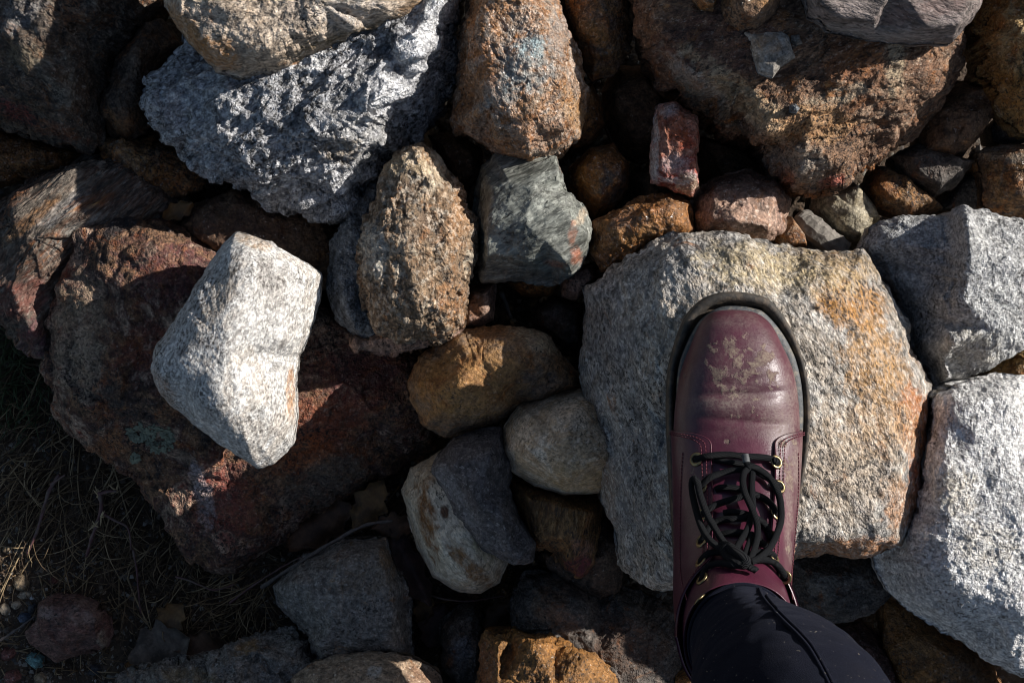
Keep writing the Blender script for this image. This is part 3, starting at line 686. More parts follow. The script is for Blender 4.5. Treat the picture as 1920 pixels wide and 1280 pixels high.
st("upright brick-red stone with white edges below the brown top-right boulder",
   [(1238,192),(1262,186),(1308,216),(1310,300),(1315,350),(1300,368),(1250,350),(1222,340),(1221,270),(1230,220)], -10.5, m_redw, dome=2.0, rg=1.0, b=.7, w=1.4, depth=7, soft=.5,
   stains=[(1226,280,10,90,0,(.5,.48,.47),.8),(1250,205,22,16,0,(.46,.42,.42),.7),(1270,240,26,28,0,(.30,.1,.04),.6),(1265,310,30,20,0,(.42,.36,.36),.5),(1290,345,25,18,0,(.42,.34,.24),.7)])
st("rusty glittering stone along the boot boulder's upper left edge",
   [(1112,412),(1150,392),(1200,372),(1260,357),(1300,380),(1304,430),(1260,470),(1180,500),(1130,508),(1108,474)], -12, m_rust,
   pts=[(1150,425,-9.2),(1215,395,-8.2),(1260,385,-8.4),(1280,420,-8.8),(1200,440,-9),(1140,470,-10.6)], rg=1.0, soft=.8, depth=8,
   stains=[(1170,410,30,20,20,(.12,.105,.095),.6),(1270,380,30,20,0,(.16,.09,.045),.6),(1180,440,60,20,15,(.36,.2,.08),.6)])
st("brown stone half in shadow above the boot boulder",
   [(1303,372),(1340,332),(1400,314),(1462,334),(1486,370),(1472,430),(1440,460),(1380,456),(1310,440),(1298,402)], -14, m_pinkish,
   pts=[(1345,360,-11.2),(1410,345,-11),(1450,375,-11),(1440,425,-10.4),(1380,415,-9.8),(1330,410,-10.8)], rg=1.1, soft=.8, depth=8,
   stains=[(1390,350,80,30,0,(.13,.08,.055),.6)])  # dark patch over the upper half is a painted shadow
st("dark rounded stone in the shaded gap left of the boot boulder",
   [(992,580),(1040,553),(1092,568),(1102,660),(1062,656),(1002,612)], -22, m_dark, dome=3, rg=.8, depth=6, soft=2)
st("small brown stone half sunlit under the slate's left corner",
   [(880,536),(928,528),(930,560),(926,600),(900,613),(872,614),(868,570)], -17, m_pinkish, dome=2.2, rg=.9, depth=6, stains=[(890,560,16,40,0,(.26,.13,.06),.6)])
st("small golden stone right under the slate's lower edge",
   [(948,528),(1000,520),(1054,526),(1032,554),(980,556)], -18.5, m_gold, dome=1.6, rg=.8, depth=4)
st("little pale grey-brown stone between the slate and the boot boulder",
   [(1052,524),(1082,498),(1116,490),(1124,520),(1082,562),(1054,556)], -17.5, m_pinkish, dome=2, rg=.8, depth=5)
st("small orange stone behind the boot boulder beside the driftwood",
   [(1452,440),(1482,402),(1512,438),(1516,466),(1470,470)], -17, m_rust, dome=2, rg=.8, depth=5)
st("cream rounded stone in the gap below the brown top-right boulder's tip",
   [(1528,352),(1600,338),(1642,378),(1654,412),(1632,446),(1602,466),(1550,436),(1522,392)], -18.5, m_cream, dome=3.4, rg=.6, soft=3, depth=8)
st("rust-brown rounded stone under the charcoal one on the right",
   [(1618,352),(1648,308),(1690,326),(1742,366),(1774,392),(1702,408),(1640,388)], -17, m_brown1, dome=3, rg=1.0, depth=7, stains=[(1645,350,22,35,0,(.33,.15,.05),.7)])
st("charcoal-black angular stone right of the brown boulder's tip",
   [(1676,290),(1722,266),(1800,292),(1836,300),(1796,350),(1756,369),(1722,352),(1690,335)], -15.5, m_dark, dome=2.6, rg=.9, soft=.6, depth=6)
st("dark rust-brown wedge stone in the shade right of the brown boulder",
   [(1736,210),(1800,150),(1862,140),(1886,190),(1846,250),(1812,290),(1772,306),(1728,292)], -15, m_deep, dome=3, rg=1.0, depth=8, stains=[(1760,290,40,14,10,(.28,.14,.06),.7)])
st("brown-grey layered stone at the right edge above the granite boulder",
   [(1838,282),(1882,268),(2010,270),(2010,410),(1890,404),(1852,384),(1846,322)], -14, m_brown1, dome=3, rg=1.1, depth=8, fol=(-10, 2), stains=[(1890,285,60,20,0,(.3,.26,.2),.6)])
st("small dark grey stone in the shade under the yellow boulder",
   [(1868,232),(1890,206),(1930,216),(1940,262),(1900,272),(1874,262)], -15.5, m_dark, dome=2, rg=.9, depth=6)
st("yellow-ochre boulder at the upper right edge",
   [(1848,-120),(1836,0),(1830,50),(1850,132),(1882,192),(1925,244),(2060,250),(2070,-120)], -10, m_yell,
   pts=[(1862,-20,-5.6),(1870,70,-5.2),(1900,150,-6),(1925,60,-4),(1960,180,-5.2),(2000,50,-4)], name="boulder", cat="boulder", rg=1.3, soft=.8, b=1.6, w=2.4, ridge=.8,
   stains=[(1860,80,24,120,-5,(.26,.13,.04),.6),(1900,80,30,60,0,(.46,.38,.22),.5),(1890,170,40,30,-40,(.3,.15,.04),.6)])
st("ochre stone showing in the notch between granite and white boulders at the right edge",
   [(1862,700),(1900,660),(1990,640),(1990,730),(1890,722)], -12, m_yell, dome=2.4, rg=.8, depth=6)
st("flat plum-grey slab at the top edge lying on the brown top-right boulder",
   [(1480,-130),(1504,-20),(1519,30),(1560,56),(1640,71),(1712,78),(1792,77),(1830,32),(1844,2),(1850,-130)], -1.5, m_plum, name="boulder", cat="stone",
   pts=[(1530,-10,1.6),(1555,28,1.2),(1640,42,1.2),(1740,50,1.0),(1800,45,.8),(1820,5,1.0),(1680,-30,2.2),(1600,-90,2.2),(1780,-80,1.8)], rg=.7, soft=.5, b=.8, w=1.6, depth=4, fol=(-10, 3),
   stains=[(1640,60,130,14,-6,(.24,.23,.225),.6),(1740,20,80,20,10,(.15,.095,.08),.5)])
st("small rounded brown stone on the brown boulder above the pale chip",
   [(1352,-50),(1354,0),(1360,36),(1386,61),(1420,62),(1460,32),(1468,0),(1464,-50)], -3, m_brown1, dome=2.6, rg=.8, depth=3.5, soft=1.6, stains=[(1400,30,40,30,0,(.24,.16,.1),.6)])
st("small pale grey triangular chip lying on the brown boulder", 
   [(1394,60),(1430,55),(1462,52),(1481,66),(1494,108),(1466,124),(1450,146),(1422,138),(1410,96)], -3.4, m_chip, dome=.9, rg=.4, depth=1.4, b=.3, w=.5, soft=.3, name="stone_chip", cat="stone chip",
   stains=[(1440,80,30,20,-10,(.30,.19,.10),.6)])
st("tiny grey chip beside the pale triangular one", [(1484,66),(1498,64),(1506,82),(1492,88),(1484,80)], -3.2, m_grey, dome=.5, rg=.3, depth=.8, b=.3, w=.3, name="stone_chip", cat="stone chip")
st("tiny slate-grey pebble on the sunlit ridge of the brown boulder", [(1480,198),(1491,193),(1501,203),(1494,213),(1481,211)], -4.2, m_blueg, dome=.6, rg=.3, depth=.9, b=.3, w=.3, name="pebble", cat="pebble")
st("small red-brown stone at the top edge left of the pale chip", [(1296,-40),(1302,0),(1316,18),(1340,22),(1352,-6),(1350,-40)], -3.6, m_rust, dome=1.4, rg=.7, depth=2.5)

st("blue-grey stone in the shade left of the conglomerate", 
   [(700,345),(650,400),(614,452),(616,540),(626,602),(672,632),(710,624),(740,560),(740,420)], -13, m_blueg,
   pts=[(660,430,-10.6),(640,520,-10.4),(660,600,-11),(700,480,-10)], rg=1.2, soft=.8, depth=9)
st("dark brown flat stone between the white wedge and the craggy grey boulder",
   [(330,420),(360,385),(430,352),(520,380),(612,408),(640,470),(612,540),(560,540),(440,500),(350,450)], -18.5, m_deep, dome=2.4, rg=1.0, depth=8, stains=[(450,420,120,50,0,(.07,.04,.028),.6)])
st("thin pink-brown stone edge showing under the conglomerate",
   [(658,640),(700,626),(800,612),(872,612),(850,640),(742,662),(666,657)], -14, m_pinkish, dome=1.2, rg=1.3, depth=4, b=.6, w=.8)
st("craggy small brown rock below the oval stone at the left",
   [(180,262),(226,250),(286,262),(338,288),(370,322),(368,350),(300,362),(236,332),(190,300)], -18.5, m_brown1, dome=3, rg=1.8, ridge=1.4, depth=8, soft=.5, stains=[(310,340,60,22,-10,(.26,.13,.045),.7)])
st("flat ochre-brown stone at the left edge below the top left boulder",
   [(-80,262),(0,244),(50,256),(104,276),(150,284),(120,310),(60,322),(0,340),(-80,350)], -21, m_rust, dome=2, rg=1.0, depth=6, stains=[(40,290,80,30,0,(.12,.07,.03),.6)])

st("wide dark brown stone in the shade left of the boot heel",
   [(958,1140),(985,1080),(1040,1075),(1130,1100),(1205,1112),(1262,1150),(1294,1200),(1290,1300),(1240,1370),(1040,1360),(965,1240)], -22, m_dark, name="boulder",
   pts=[(1010,1130,-18.8),(1080,1130,-18),(1190,1160,-18),(1250,1220,-18.8),(1120,1230,-17.6),(1200,1300,-18)], rg=1.2, depth=9, stains=[(1030,1130,40,40,0,(.2,.13,.08),.5),(1180,1210,90,50,0,(.09,.055,.035),.7),(1180,1130,30,20,0,(.2,.19,.17),.5)])
st("golden-orange angular stone at the bottom edge in the centre",
   [(900,1212),(912,1190),(962,1185),(1042,1190),(1122,1220),(1160,1268),(1196,1400),(890,1400),(897,1240)], -18, m_gold,
   pts=[(935,1205,-14.8),(935,1290,-14.6),(1000,1210,-14),(1090,1235,-14.2),(1140,1285,-15),(1040,1290,-13),(1000,1360,-13)], rg=1.1, soft=.5, depth=9, b=1.0, w=1.8,
   stains=[(912,1260,20,60,0,(.22,.1,.05),.7),(1120,1250,40,20,-35,(.36,.2,.08),.6),(1050,1210,60,16,-10,(.32,.16,.05),.6)])
st("pinkish tan stone at the bottom edge beside the grey one",
   [(545,1272),(580,1248),(630,1232),(702,1224),(764,1234),(822,1268),(860,1400),(520,1400)], -19, m_tan, dome=4, rg=.7, soft=1.8, depth=8, stains=[(700,1260,16,12,0,(.5,.47,.42),.8),(800,1270,40,30,0,(.26,.15,.09),.5)])
st("grey-brown block stone in the shade at the lower left centre",
   [(508,1102),(560,1052),(640,1016),(722,1011),(738,1052),(762,1110),(767,1200),(772,1240),(700,1260),(612,1262),(572,1195),(520,1142)], -22.5, m_grey,
   pts=[(560,1095,-19.4),(640,1050,-19),(712,1040,-19.2),(735,1110,-19.2),(735,1200,-19.4),(620,1160,-18),(600,1200,-19)], rg=.9, b=1.0, w=1.6, depth=8, stains=[(690,1080,60,40,0,(.2,.15,.1),.5),(728,1050,14,30,20,(.24,.14,.06),.6)])
st("grey gritty rock along the bottom edge in the lower left",
   [(180,1340),(212,1278),(282,1246),(390,1234),(452,1200),(530,1184),(582,1206),(606,1246),(570,1290),(540,1400),(180,1400)], -23.5, m_grey,
   pts=[(300,1262,-20.8),(400,1255,-20.4),(470,1220,-19.8),(550,1215,-20),(560,1250,-20.4),(400,1320,-19),(260,1330,-20)], rg=1.6, ridge=1.1, soft=.5, depth=7, stains=[(460,1215,30,12,20,(.3,.18,.06),.6),(350,1270,60,20,0,(.24,.19,.1),.5)])
st("narrow dark grey stone sunk in leaf litter beside the golden-orange one",
   [(826,1170),(852,1140),(890,1128),(912,1190),(906,1300),(850,1310),(826,1240)], -26, m_dark, dome=2.6, rg=1.1, depth=6, stains=[(865,1220,20,30,0,(.2,.2,.22),.5)])
st("dark grey-brown stone in the gap right of the boot heel",
   [(1470,1040),(1560,1020),(1660,1030),(1672,1110),(1642,1152),(1560,1172),(1502,1146)], -20, m_dark,
   pts=[(1520,1080,-17),(1600,1075,-16.6),(1640,1100,-17.2),(1570,1130,-17.2)], rg=1.2, depth=7, stains=[(1540,1090,30,30,0,(.2,.18,.15),.5)])
st("dark maroon stone at the bottom edge right of the leg",
   [(1540,1190),(1622,1172),(1672,1218),(1712,1330),(1640,1400),(1540,1330)], -24, MB("stone_maroon", (.06, .035, .03), (.13, .08, .065), (.09, .045, .04), dk=.3, lt=.15, seed=46), dome=3.4, rg=1.1, depth=7)
st("golden-brown shaded stone at the bottom edge under the white boulder",
   [(1662,1120),(1702,1142),(1790,1192),(1872,1250),(1920,1400),(1690,1400),(1664,1220)], -22, m_gold, dome=4, rg=1.1, depth=8, stains=[(1720,1190,40,50,0,(.16,.10,.045),.6),(1820,1260,60,50,0,(.10,.07,.045),.7)])
st("small gold-brown stone at the bottom edge just left of the leg",
   [(1262,1262),(1290,1250),(1330,1280),(1330,1360),(1262,1360)], -20, m_gold, dome=2, rg=.8, depth=6)
st("dark stone deep in the gap between the mica boulder and the conglomerate", 
   [(800,250),(850,246),(900,280),(905,340),(890,420),(870,360),(835,310)], -20, m_deep, dome=2.4, rg=1.0, depth=7, stains=[(850,290,40,40,0,(.13,.065,.03),.6)])
st("shaded brown stone deep below the red-and-white stone", 
   [(1180,330),(1225,310),(1300,360),(1290,400),(1230,400),(1190,380)], -23, m_deep, dome=3, rg=.8, depth=6)
st("dark stone deep in the gap below the brown top-right boulder", 
   [(1300,250),(1400,270),(1450,330),(1420,370),(1330,350),(1296,300)], -22, m_deep, dome=3, rg=.8, depth=6)
st("blackish stone deep behind the charcoal one at the right", 
   [(1790,330),(1850,290),(1880,380),(1860,430),(1780,420),(1740,400)], -20, m_dark, dome=2.6, rg=.8, depth=7)

# stones of the pile just outside the picture
GRP = "boulders of the pile beyond the picture's edge"
LBL = "boulder of the pile lying beyond the picture's edge"
mats_out = [m_brown1, m_grey, m_tan, m_rust, m_blueg]
rs0 = np.random.RandomState(4)
for k, (cx_, cy_, rr, zz) in enumerate([(2190,-150,210,-5),(2260,330,160,-17),(2280,640,150,-22),(2300,1040,180,-22),(2200,1480,190,-12),(1830,1520,170,-18),(1060,1560,190,-18),(690,1560,180,-20),(350,1540,160,-22),
                                     (1990,-330,190,-3),(1600,-330,200,-4),(1150,-280,190,-10),(790,-330,180,-8),(450,-330,190,-7),(60,-350,190,-12),(-300,-120,190,-14),(-330,250,170,-18)]):
    a = np.sort(rs0.rand(9) * 2 * math.pi)
    a = np.linspace(0, 2 * math.pi, 10)[:-1] + rs0.rand(9) * .4
    ol = [(cx_ + rr * (.8 + .3 * rs0.rand()) * math.cos(t), cy_ - rr * (.8 + .3 * rs0.rand()) * math.sin(t)) for t in a]
    rock("boulder", LBL, "boulder", ol, zz, mats_out[k % 5], dome=6, group=GRP, rg=1.2, soft=.6, b=2, w=3, Ncap=80)

# ------------------------------------------------------------------ the person: a booted foot and a leg
def leather_mat():
    M = NT("burgundy_leather")
    tc = M.node("ShaderNodeTexCoord"); v = tc.outputs["Object"]
    base = M.ramp(M.noise(v, 40, 4, .6), [(.3, (.046, .0085, .0200)), (.55, (.068, .0125, .028)), (.75, (.090, .020, .037))])
    at = M.node("ShaderNodeAttribute", attribute_name="mud")
    sp = M.node("ShaderNodeSeparateColor"); M.link(at.outputs["Color"], sp.inputs[0])
    n1 = M.noise(v, 110, 4, .6, .35)
    # R: dried splashes with hard edges, G: thin dust film
    splash = M.rng(M.math('ADD', n1, M.math('MULTIPLY', M.math('SUBTRACT', sp.outputs[0], 1.0), .42)), .41, .47)
    nf = M.noise(v, 500, 4, .7)
    film = M.math('MULTIPLY', M.math('MULTIPLY', sp.outputs[1], M.rng(nf, .35, .65, .25, 1.0)), M.rng(M.noise(v, 60, 4, .6), .35, .6, .3, 1.0), True)
    c = M.mix(M.math('MULTIPLY', film, .95), base, (.22, .17, .145))
    c = M.mix(M.math('MULTIPLY', splash, M.rng(nf, .36, .6, .15, .85)), c, M.mix(M.rng(n1, .45, .6), (.12, .09, .07), (.235, .185, .135)))
    M.link(c, M.b.inputs["Base Color"])
    dirt = M.math('ADD', splash, film, True)
    M.link(M.rng(dirt, 0, 1, .36, .85), M.b.inputs["Roughness"])
    M.b.inputs["Specular IOR Level"].default_value = .5
    vo = M.voro(v, 700)
    h = M.math('ADD', M.math('MULTIPLY', vo.outputs["Distance"], .10), M.math('MULTIPLY', M.noise(v, 130, 4, .6), .35))
    wv = M.node("ShaderNodeMapping"); wv.inputs["Scale"].default_value = (.3, 1.6, 1); M.link(v, wv.inputs["Vector"])
    h = M.math('ADD', h, M.math('MULTIPLY', M.noise(wv.outputs[0], 260, 4, .65), .22))
    h = M.math('ADD', h, M.math('MULTIPLY', splash, .25))
    M.link(M.bump(h, .45, .0016), M.b.inputs["Normal"])
    return M.m
def simple_mat(name, col, rough=.6, scale=200, var=.35, bump=.3, dist=.001, metal=0.0, col2=None, lo=.45, hi=.6):
    M = NT(name)
    tc = M.node("ShaderNodeTexCoord"); v = tc.outputs["Object"]
    n = M.noise(v, scale, 4, .65)
    c = M.mix(1.0, col, M.rng(n, .3, .7, 1 - var, 1 + var), 'MULTIPLY')
    if col2: c = M.mix(M.rng(M.noise(v, scale * .35, 5, .7), lo, hi), c, col2)
    M.link(c, M.b.inputs["Base Color"]); M.b.inputs["Roughness"].default_value = rough
    M.b.inputs["Metallic"].default_value = metal
    M.link(M.bump(n, bump, dist), M.b.inputs["Normal"])
    return M.m
m_leather = leather_mat()
m_sole = simple_mat("rubber_sole", (.030, .026, .022), .75, 260, .4, .5, .0015, col2=(.105, .078, .054), lo=.45, hi=.62)
m_welt = simple_mat("grey_welt", (.052, .056, .060), .6, 300, .4, .5, .001, col2=(.17, .145, .11), lo=.5, hi=.66)
m_thread = simple_mat("dark_red_thread", (.10, .012, .024), .7, 800, .2, .2)
m_brass = simple_mat("brass_eyelet", (.27, .21, .11), .35, 300, .3, .2, metal=.85, col2=(.12, .09, .05), lo=.45, hi=.65)
def lace_mat():
    M = NT("black_lace")
    tc = M.node("ShaderNodeTexCoord"); v = tc.outputs["UV"]
    w = M.node("ShaderNodeTexWave"); w.wave_type = 'BANDS'; w.bands_direction = 'DIAGONAL'
    w.inputs["Scale"].default_value = 1.0; w.inputs["Distortion"].default_value = 0
    mp = M.node("ShaderNodeMapping"); mp.inputs["Scale"].default_value = (14, 1.2, 1); M.link(v, mp.inputs["Vector"])
    M.link(mp.outputs[0], w.inputs["Vector"])
    n = M.noise(tc.outputs["Object"], 500, 3, .6)
    c = M.mix(M.rng(n, .72, .8, 0, .4), (.005, .0055, .007), (.06, .055, .045))
    c = M.mix(M.math('MULTIPLY', w.outputs["Fac"], .5), c, (.014, .016, .019))
    M.link(c, M.b.inputs["Base Color"]); M.b.inputs["Roughness"].default_value = .7; M.b.inputs["Specular IOR Level"].default_value = .15
    M.link(M.bump(M.math('ADD', w.outputs["Fac"], M.noise(tc.outputs["Object"], 1600, 2, .6)), .8, .0007), M.b.inputs["Normal"])
    return M.m
m_lace = lace_mat()
def cloth_mat():
    M = NT("black_knit")
    tc = M.node("ShaderNodeTexCoord"); v = tc.outputs["Object"]
    n = M.noise(v, 1400, 2, .6); nb = M.noise(v, 30, 4, .6)
    c = M.mix(M.rng(n, .4, .75), (.0042, .005, .0095), (.014, .0155, .026))
    c = M.mix(M.rng(M.noise(v, 420, 2, .5), .715, .75, 0, .8), c, (.28, .25, .2))
    c = M.mix(M.math('MULTIPLY', M.rng(nb, .5, .75), .25), c, (.016, .015, .017))
    M.link(c, M.b.inputs["Base Color"]); M.b.inputs["Roughness"].default_value = .9
    M.b.inputs["Sheen Weight"].default_value = .06; M.b.inputs["Sheen Tint"].default_value = (.25, .28, .4, 1)
    M.b.inputs["Specular IOR Level"].default_value = .04
    h = M.math('ADD', M.math('MULTIPLY', n, .4), nb)
    M.link(M.bump(h, .35, .0025), M.b.inputs["Normal"])
    return M.m
m_cloth = cloth_mat()

# rows of the boot upper: s, back/bottom point (y, z), front/top point (y, z), half width, centre x, height of the widest place
BK = np.array([
 # s     Py     Pz    Qy     Qz     w     cx    m
 [0.00,  .0248, .030, .0250, .036, .0020, .1738, .35],
 [0.012, .0242, .026, .0245, .041, .0105, .1740, .35],
 [0.03,  .0222, .024, .0228, .047, .0177, .1745, .35],
 [0.055, .0182, .024, .0185, .053, .0236, .1752, .35],
 [0.09,  .0110, .024, .0110, .0585, .0294, .1758, .34],
 [0.15, -.0040, .024, -.004, .066, .0362, .1762, .32],
 [0.22, -.0200, .024, -.020, .071, .0428, .1765, .30],
 [0.30, -.0400, .024, -.041, .0725, .0472, .1765, .30],
 [0.40, -.0680, .024, -.068, .0745, .0492, .1760, .32],
 [0.50, -.0980, .024, -.091, .083, .0480, .1752, .36],
 [0.60, -.1350, .024, -.112, .095, .0462, .1735, .40],
 [0.70, -.1780, .024, -.130, .109, .0440, .1710, .44],
 [0.80, -.2200, .026, -.145, .124, .0425, .1680, .48],
 [0.87, -.2420, .050, -.154, .137, .0412, .1655, .5],
 [0.94, -.2480, .100, -.162, .151, .0402, .1632, .5],
 [1.00, -.2530, .158, -.170, .165, .0405, .1615, .5]])
_ts = np.linspace(0, len(BK) - 1, (len(BK) - 1) * 12 + 1)
BKS = catmull(BK, 12)
def boot_surf(s, th, off=0.0):
    """point of the boot upper at length s and angle th (0 = top/front, positive to the right), moved out by off"""
    s = np.asarray(s, float); th = np.asarray(th, float)
    c = [np.interp(s, BKS[:, 0], BKS[:, k]) for k in range(1, 8)]
    Py, Pz, Qy, Qz, w, cx, m = c
    w = w + off; L = np.hypot(Qy - Py, Qz - Pz) + 1e-9
    dy, dz = (Qy - Py) / L, (Qz - Pz) / L
    co, si = np.cos(th), np.sin(th)
    ex = .86
    sx = np.sign(si) * np.abs(si) ** ex
    cz = np.sign(co) * np.abs(co) ** .92
    t = np.where(cz >= 0, m * L + ((1 - m) * L + off) * cz, m * L + (m * L + off) * cz)
    y = Py + dy * t; z = Pz + dz * t; x = cx + w * sx
    top = np.clip(co, 0, 1)
    g = lambda y0, wd, x0, xw: np.exp(-((y - y0 - .25 * (x - cx) * x0) / wd) ** 2) * np.clip(1 - ((x - cx) / xw) ** 2, 0, 1)
    z = z - top * (.0022 * g(-.040, .0026, .2, .040) + .0016 * g(-.061, .0028, -.3, .043) - .0014 * g(-.050, .006, 0, .045) + .0008 * g(-.030, .003, .5, .03) + .0006 * g(-.034, .0014, -.4, .035) + .0006 * g(-.0455, .0013, .6, .04) + .0005 * g(-.0665, .0014, .4, .04))
    return np.stack([x, y, z], -1)
def patch(name, Sg, Tg, off=0.0, thick=.0018):
    """a leather panel over the grid of boot parameters, with its own thickness and edges"""
    A = boot_surf(Sg, Tg, off); B = boot_surf(Sg, Tg, off - thick)
    n, m = Sg.shape
    V = np.vstack([A.reshape(-1, 3), B.reshape(-1, 3)])
    i = np.arange(n * m).reshape(n, m); j = i + n * m
    F = list(np.stack([i[:-1, :-1], i[1:, :-1], i[1:, 1:], i[:-1, 1:]], -1).reshape(-1, 4)) + \
        list(np.stack([j[:-1, :-1], j[:-1, 1:], j[1:, 1:], j[1:, :-1]], -1).reshape(-1, 4))
    rim = np.concatenate([i[0, :-1], i[:-1, -1], i[-1, 1:][::-1], i[1:, 0][::-1]])
    r2 = np.roll(rim, -1)
    F += list(np.stack([rim, rim + n * m, r2 + n * m, r2], -1))
    me = quads_mesh(name, V, np.array(F))
    return me, V
def mud_attr(me, V, spots, film):
    kz = (CAM_H - V[:, 2]) / CAM_H * S
    px = V[:, 0] / kz + 960; py = 640 - V[:, 1] / kz
    col = np.zeros((len(V), 4), np.float32); col[:, 3] = 1
    for x, y, rx, ry, a in spots: col[:, 0] = np.maximum(col[:, 0], a * np.clip(1.3 - np.hypot((px - x) / rx, (py - y) / ry), 0, 1))
    for x, y, rx, ry, a in film: col[:, 1] = np.maximum(col[:, 1], a * np.clip(1.4 - np.hypot((px - x) / rx, (py - y) / ry), 0, 1))
    me.attributes.new("mud", 'FLOAT_COLOR', 'POINT').data.foreach_set("color", col.ravel())
SPOTS = [(1385,690,105,95,.84),(1440,700,45,55,.86),(1330,660,30,40,.75),(1400,780,60,20,.72),(1300,900,14,60,.75),(1475,870,20,60,.85),(1368,652,30,24,1.1),(1376,692,40,42,1.02),(1345,705,22,34,1.05),(1428,672,30,32,1.12),(1390,720,20,14,.9),(1362,828,9,9,1.3),(1466,832,14,10,1.25),(1490,828,10,12,1.0),(1480,905,13,18,1.2),(1478,1030,8,12,1.1),(1284,704,4,4,1.1),(1415,705,8,8,.9)]
FILM = [(1385,700,110,120,.38),(1385,760,110,30,.5),(1375,752,85,20,1.0),(1470,790,50,50,.75),(1485,730,25,60,.8),(1430,770,60,30,.6),(1375,600,70,25,.5),(1390,640,70,50,.4),(1310,640,25,50,.35),(1495,880,14,90,.9),(1275,800,10,120,.5),(1300,1000,30,150,.35),(1400,800,80,30,.3),(1480,980,10,90,.8)]

person = link("person", None, label="person in a burgundy lace-up boot and black leggings standing on the pale boulder", cat="person", group=None, loc=(.17, -.12, 0))
PO = Vector((.17, -.12, 0))
def pchild(name, me, mat, parent=None):
    o = link(name, me, mat)
    par = parent or person
    o.parent = par
    if par is person: o.matrix_parent_inverse = Matrix.Translation(-PO)
    return o

# upper (vamp, tongue and lining) as one closed loft
ns, na = 170, 200
sg = np.linspace(0, 1, ns) ** 1.0
ag = np.linspace(-math.pi, math.pi, na, endpoint=False)
SG, AG = np.meshgrid(sg, ag, indexing='ij')
Vu = boot_surf(SG, AG)
inner = []
for k in range(1, 9):       # the collar turns in and goes down inside
    inner.append(boot_surf(np.full(na, 1.0 - .02 * k), ag, -.0035 - .0002 * k))
Vu = np.concatenate([Vu, np.array(inner)], 0); nr_ = Vu.shape[0]
ii = np.arange(nr_ * na).reshape(nr_, na)
Fu = np.stack([ii[:-1], np.roll(ii[:-1], -1, 1), np.roll(ii[1:], -1, 1), ii[1:]], -1).reshape(-1, 4)
Vf = Vu.reshape(-1, 3)
tip = len(Vf); Vf = np.vstack([Vf, [[.1738, .0252, .033]]])
loops = np.concatenate([Fu.ravel(), np.stack([np.full(na, tip), np.roll(ii[0], -1), ii[0]], -1).ravel()])
tot = np.concatenate([np.full(len(Fu), 4), np.full(na, 3)])
me_u = np_mesh("boot", Vf, loops, np.concatenate([[0], np.cumsum(tot)[:-1]]), tot)
mud_attr(me_u, Vf, SPOTS, FILM)
boot = pchild("boot", me_u, m_leather)
boot["label"] = "burgundy leather ankle boot with dried mud on its toe"

# quarter flaps
D2R = math.pi / 180
def th_in(s):
    s = np.asarray(s, float); s0, s1 = .405, .46
    u = np.clip((s1 - s) / (s1 - s0), 0, 1)
    a = 25 + (96 - 25) * (1 - (1 - u ** 4) ** .25)
    k = np.clip((s - .86) / .14, 0, 1)
    return (a + 62 * k * k * (3 - 2 * k)) * D2R
flap_bv = []
for side in (-1, 1):
    sgf = np.concatenate([.405 + .055 * (1 - np.cos(np.linspace(0, math.pi / 2, 40))), np.linspace(.46, 1.0, 110)[1:]])
    uu = np.linspace(0, 1, 90)
    Sg = np.repeat(sgf[:, None], len(uu), 1)
    T0 = th_in(Sg); Tg = (T0 + (math.pi * .995 - T0) * uu[None, :] ** 1.15) * side
    lift = .0022 + .0012 * np.exp(-uu[None, :] * 9) * np.clip((Sg - .44) * 20, 0, 1) + .003 * np.clip((Sg - .86) / .14, 0, 1) * np.exp(-uu[None, :] * 4)
    A = Sg
    me, Vq = patch("flap", Sg, Tg, lift, .0019)
    mud_attr(me, Vq, SPOTS, FILM)
    pchild("flap", me, m_leather, boot)
    # stitching along the flap's edge, and a second row behind it
    for rowoff in (4.5, 9.0):
        ss = np.concatenate([.405 + .055 * (1 - np.cos(np.linspace(0, math.pi / 2, 60))), np.linspace(.461, .97, 120)])
        tt = (th_in(ss) + rowoff * D2R) * side; ss = ss + .0013 * rowoff * np.clip((.475 - ss) / .05, 0, 1)
        Ls = boot_surf(ss, tt, .0036)
        d = np.concatenate([[0], np.cumsum(np.linalg.norm(np.diff(Ls, axis=0), axis=1))])
        SV, SF = [], []
        for q in np.arange(0, d[-1] - .002, .0029):
            seg = np.stack([np.interp(np.linspace(q, q + .0021, 3), d, Ls[:, k]) for k in range(3)], 1)
            v_, f_ = tube(seg, .00042, 5); b0 = len(SV); SV += v_; SF += [tuple(i + b0 for i in f) for f in f_]
        pchild("stitching", py_mesh("stitching", SV, SF), m_thread, boot)
        if side == 1 and rowoff == 4.5: pass
    # curved side seam
    ss = np.linspace(.47, .97, 130); tt = (58 + 10 * np.sin((ss - .47) * 6)) * D2R * side
    Ls = boot_surf(ss, tt, .0028); SV, SF = [], []
    d = np.concatenate([[0], np.cumsum(np.linalg.norm(np.diff(Ls, axis=0), axis=1))])
    for q in np.arange(0, d[-1] - .002, .0029):
        seg = np.stack([np.interp(np.linspace(q, q + .0021, 3), d, Ls[:, k]) for k in range(3)], 1)
        v_, f_ = tube(seg, .00042, 5); b0 = len(SV); SV += v_; SF += [tuple(i + b0 for i in f) for f in f_]
    pchild("stitching", py_mesh("stitching", SV, SF), m_thread, boot)

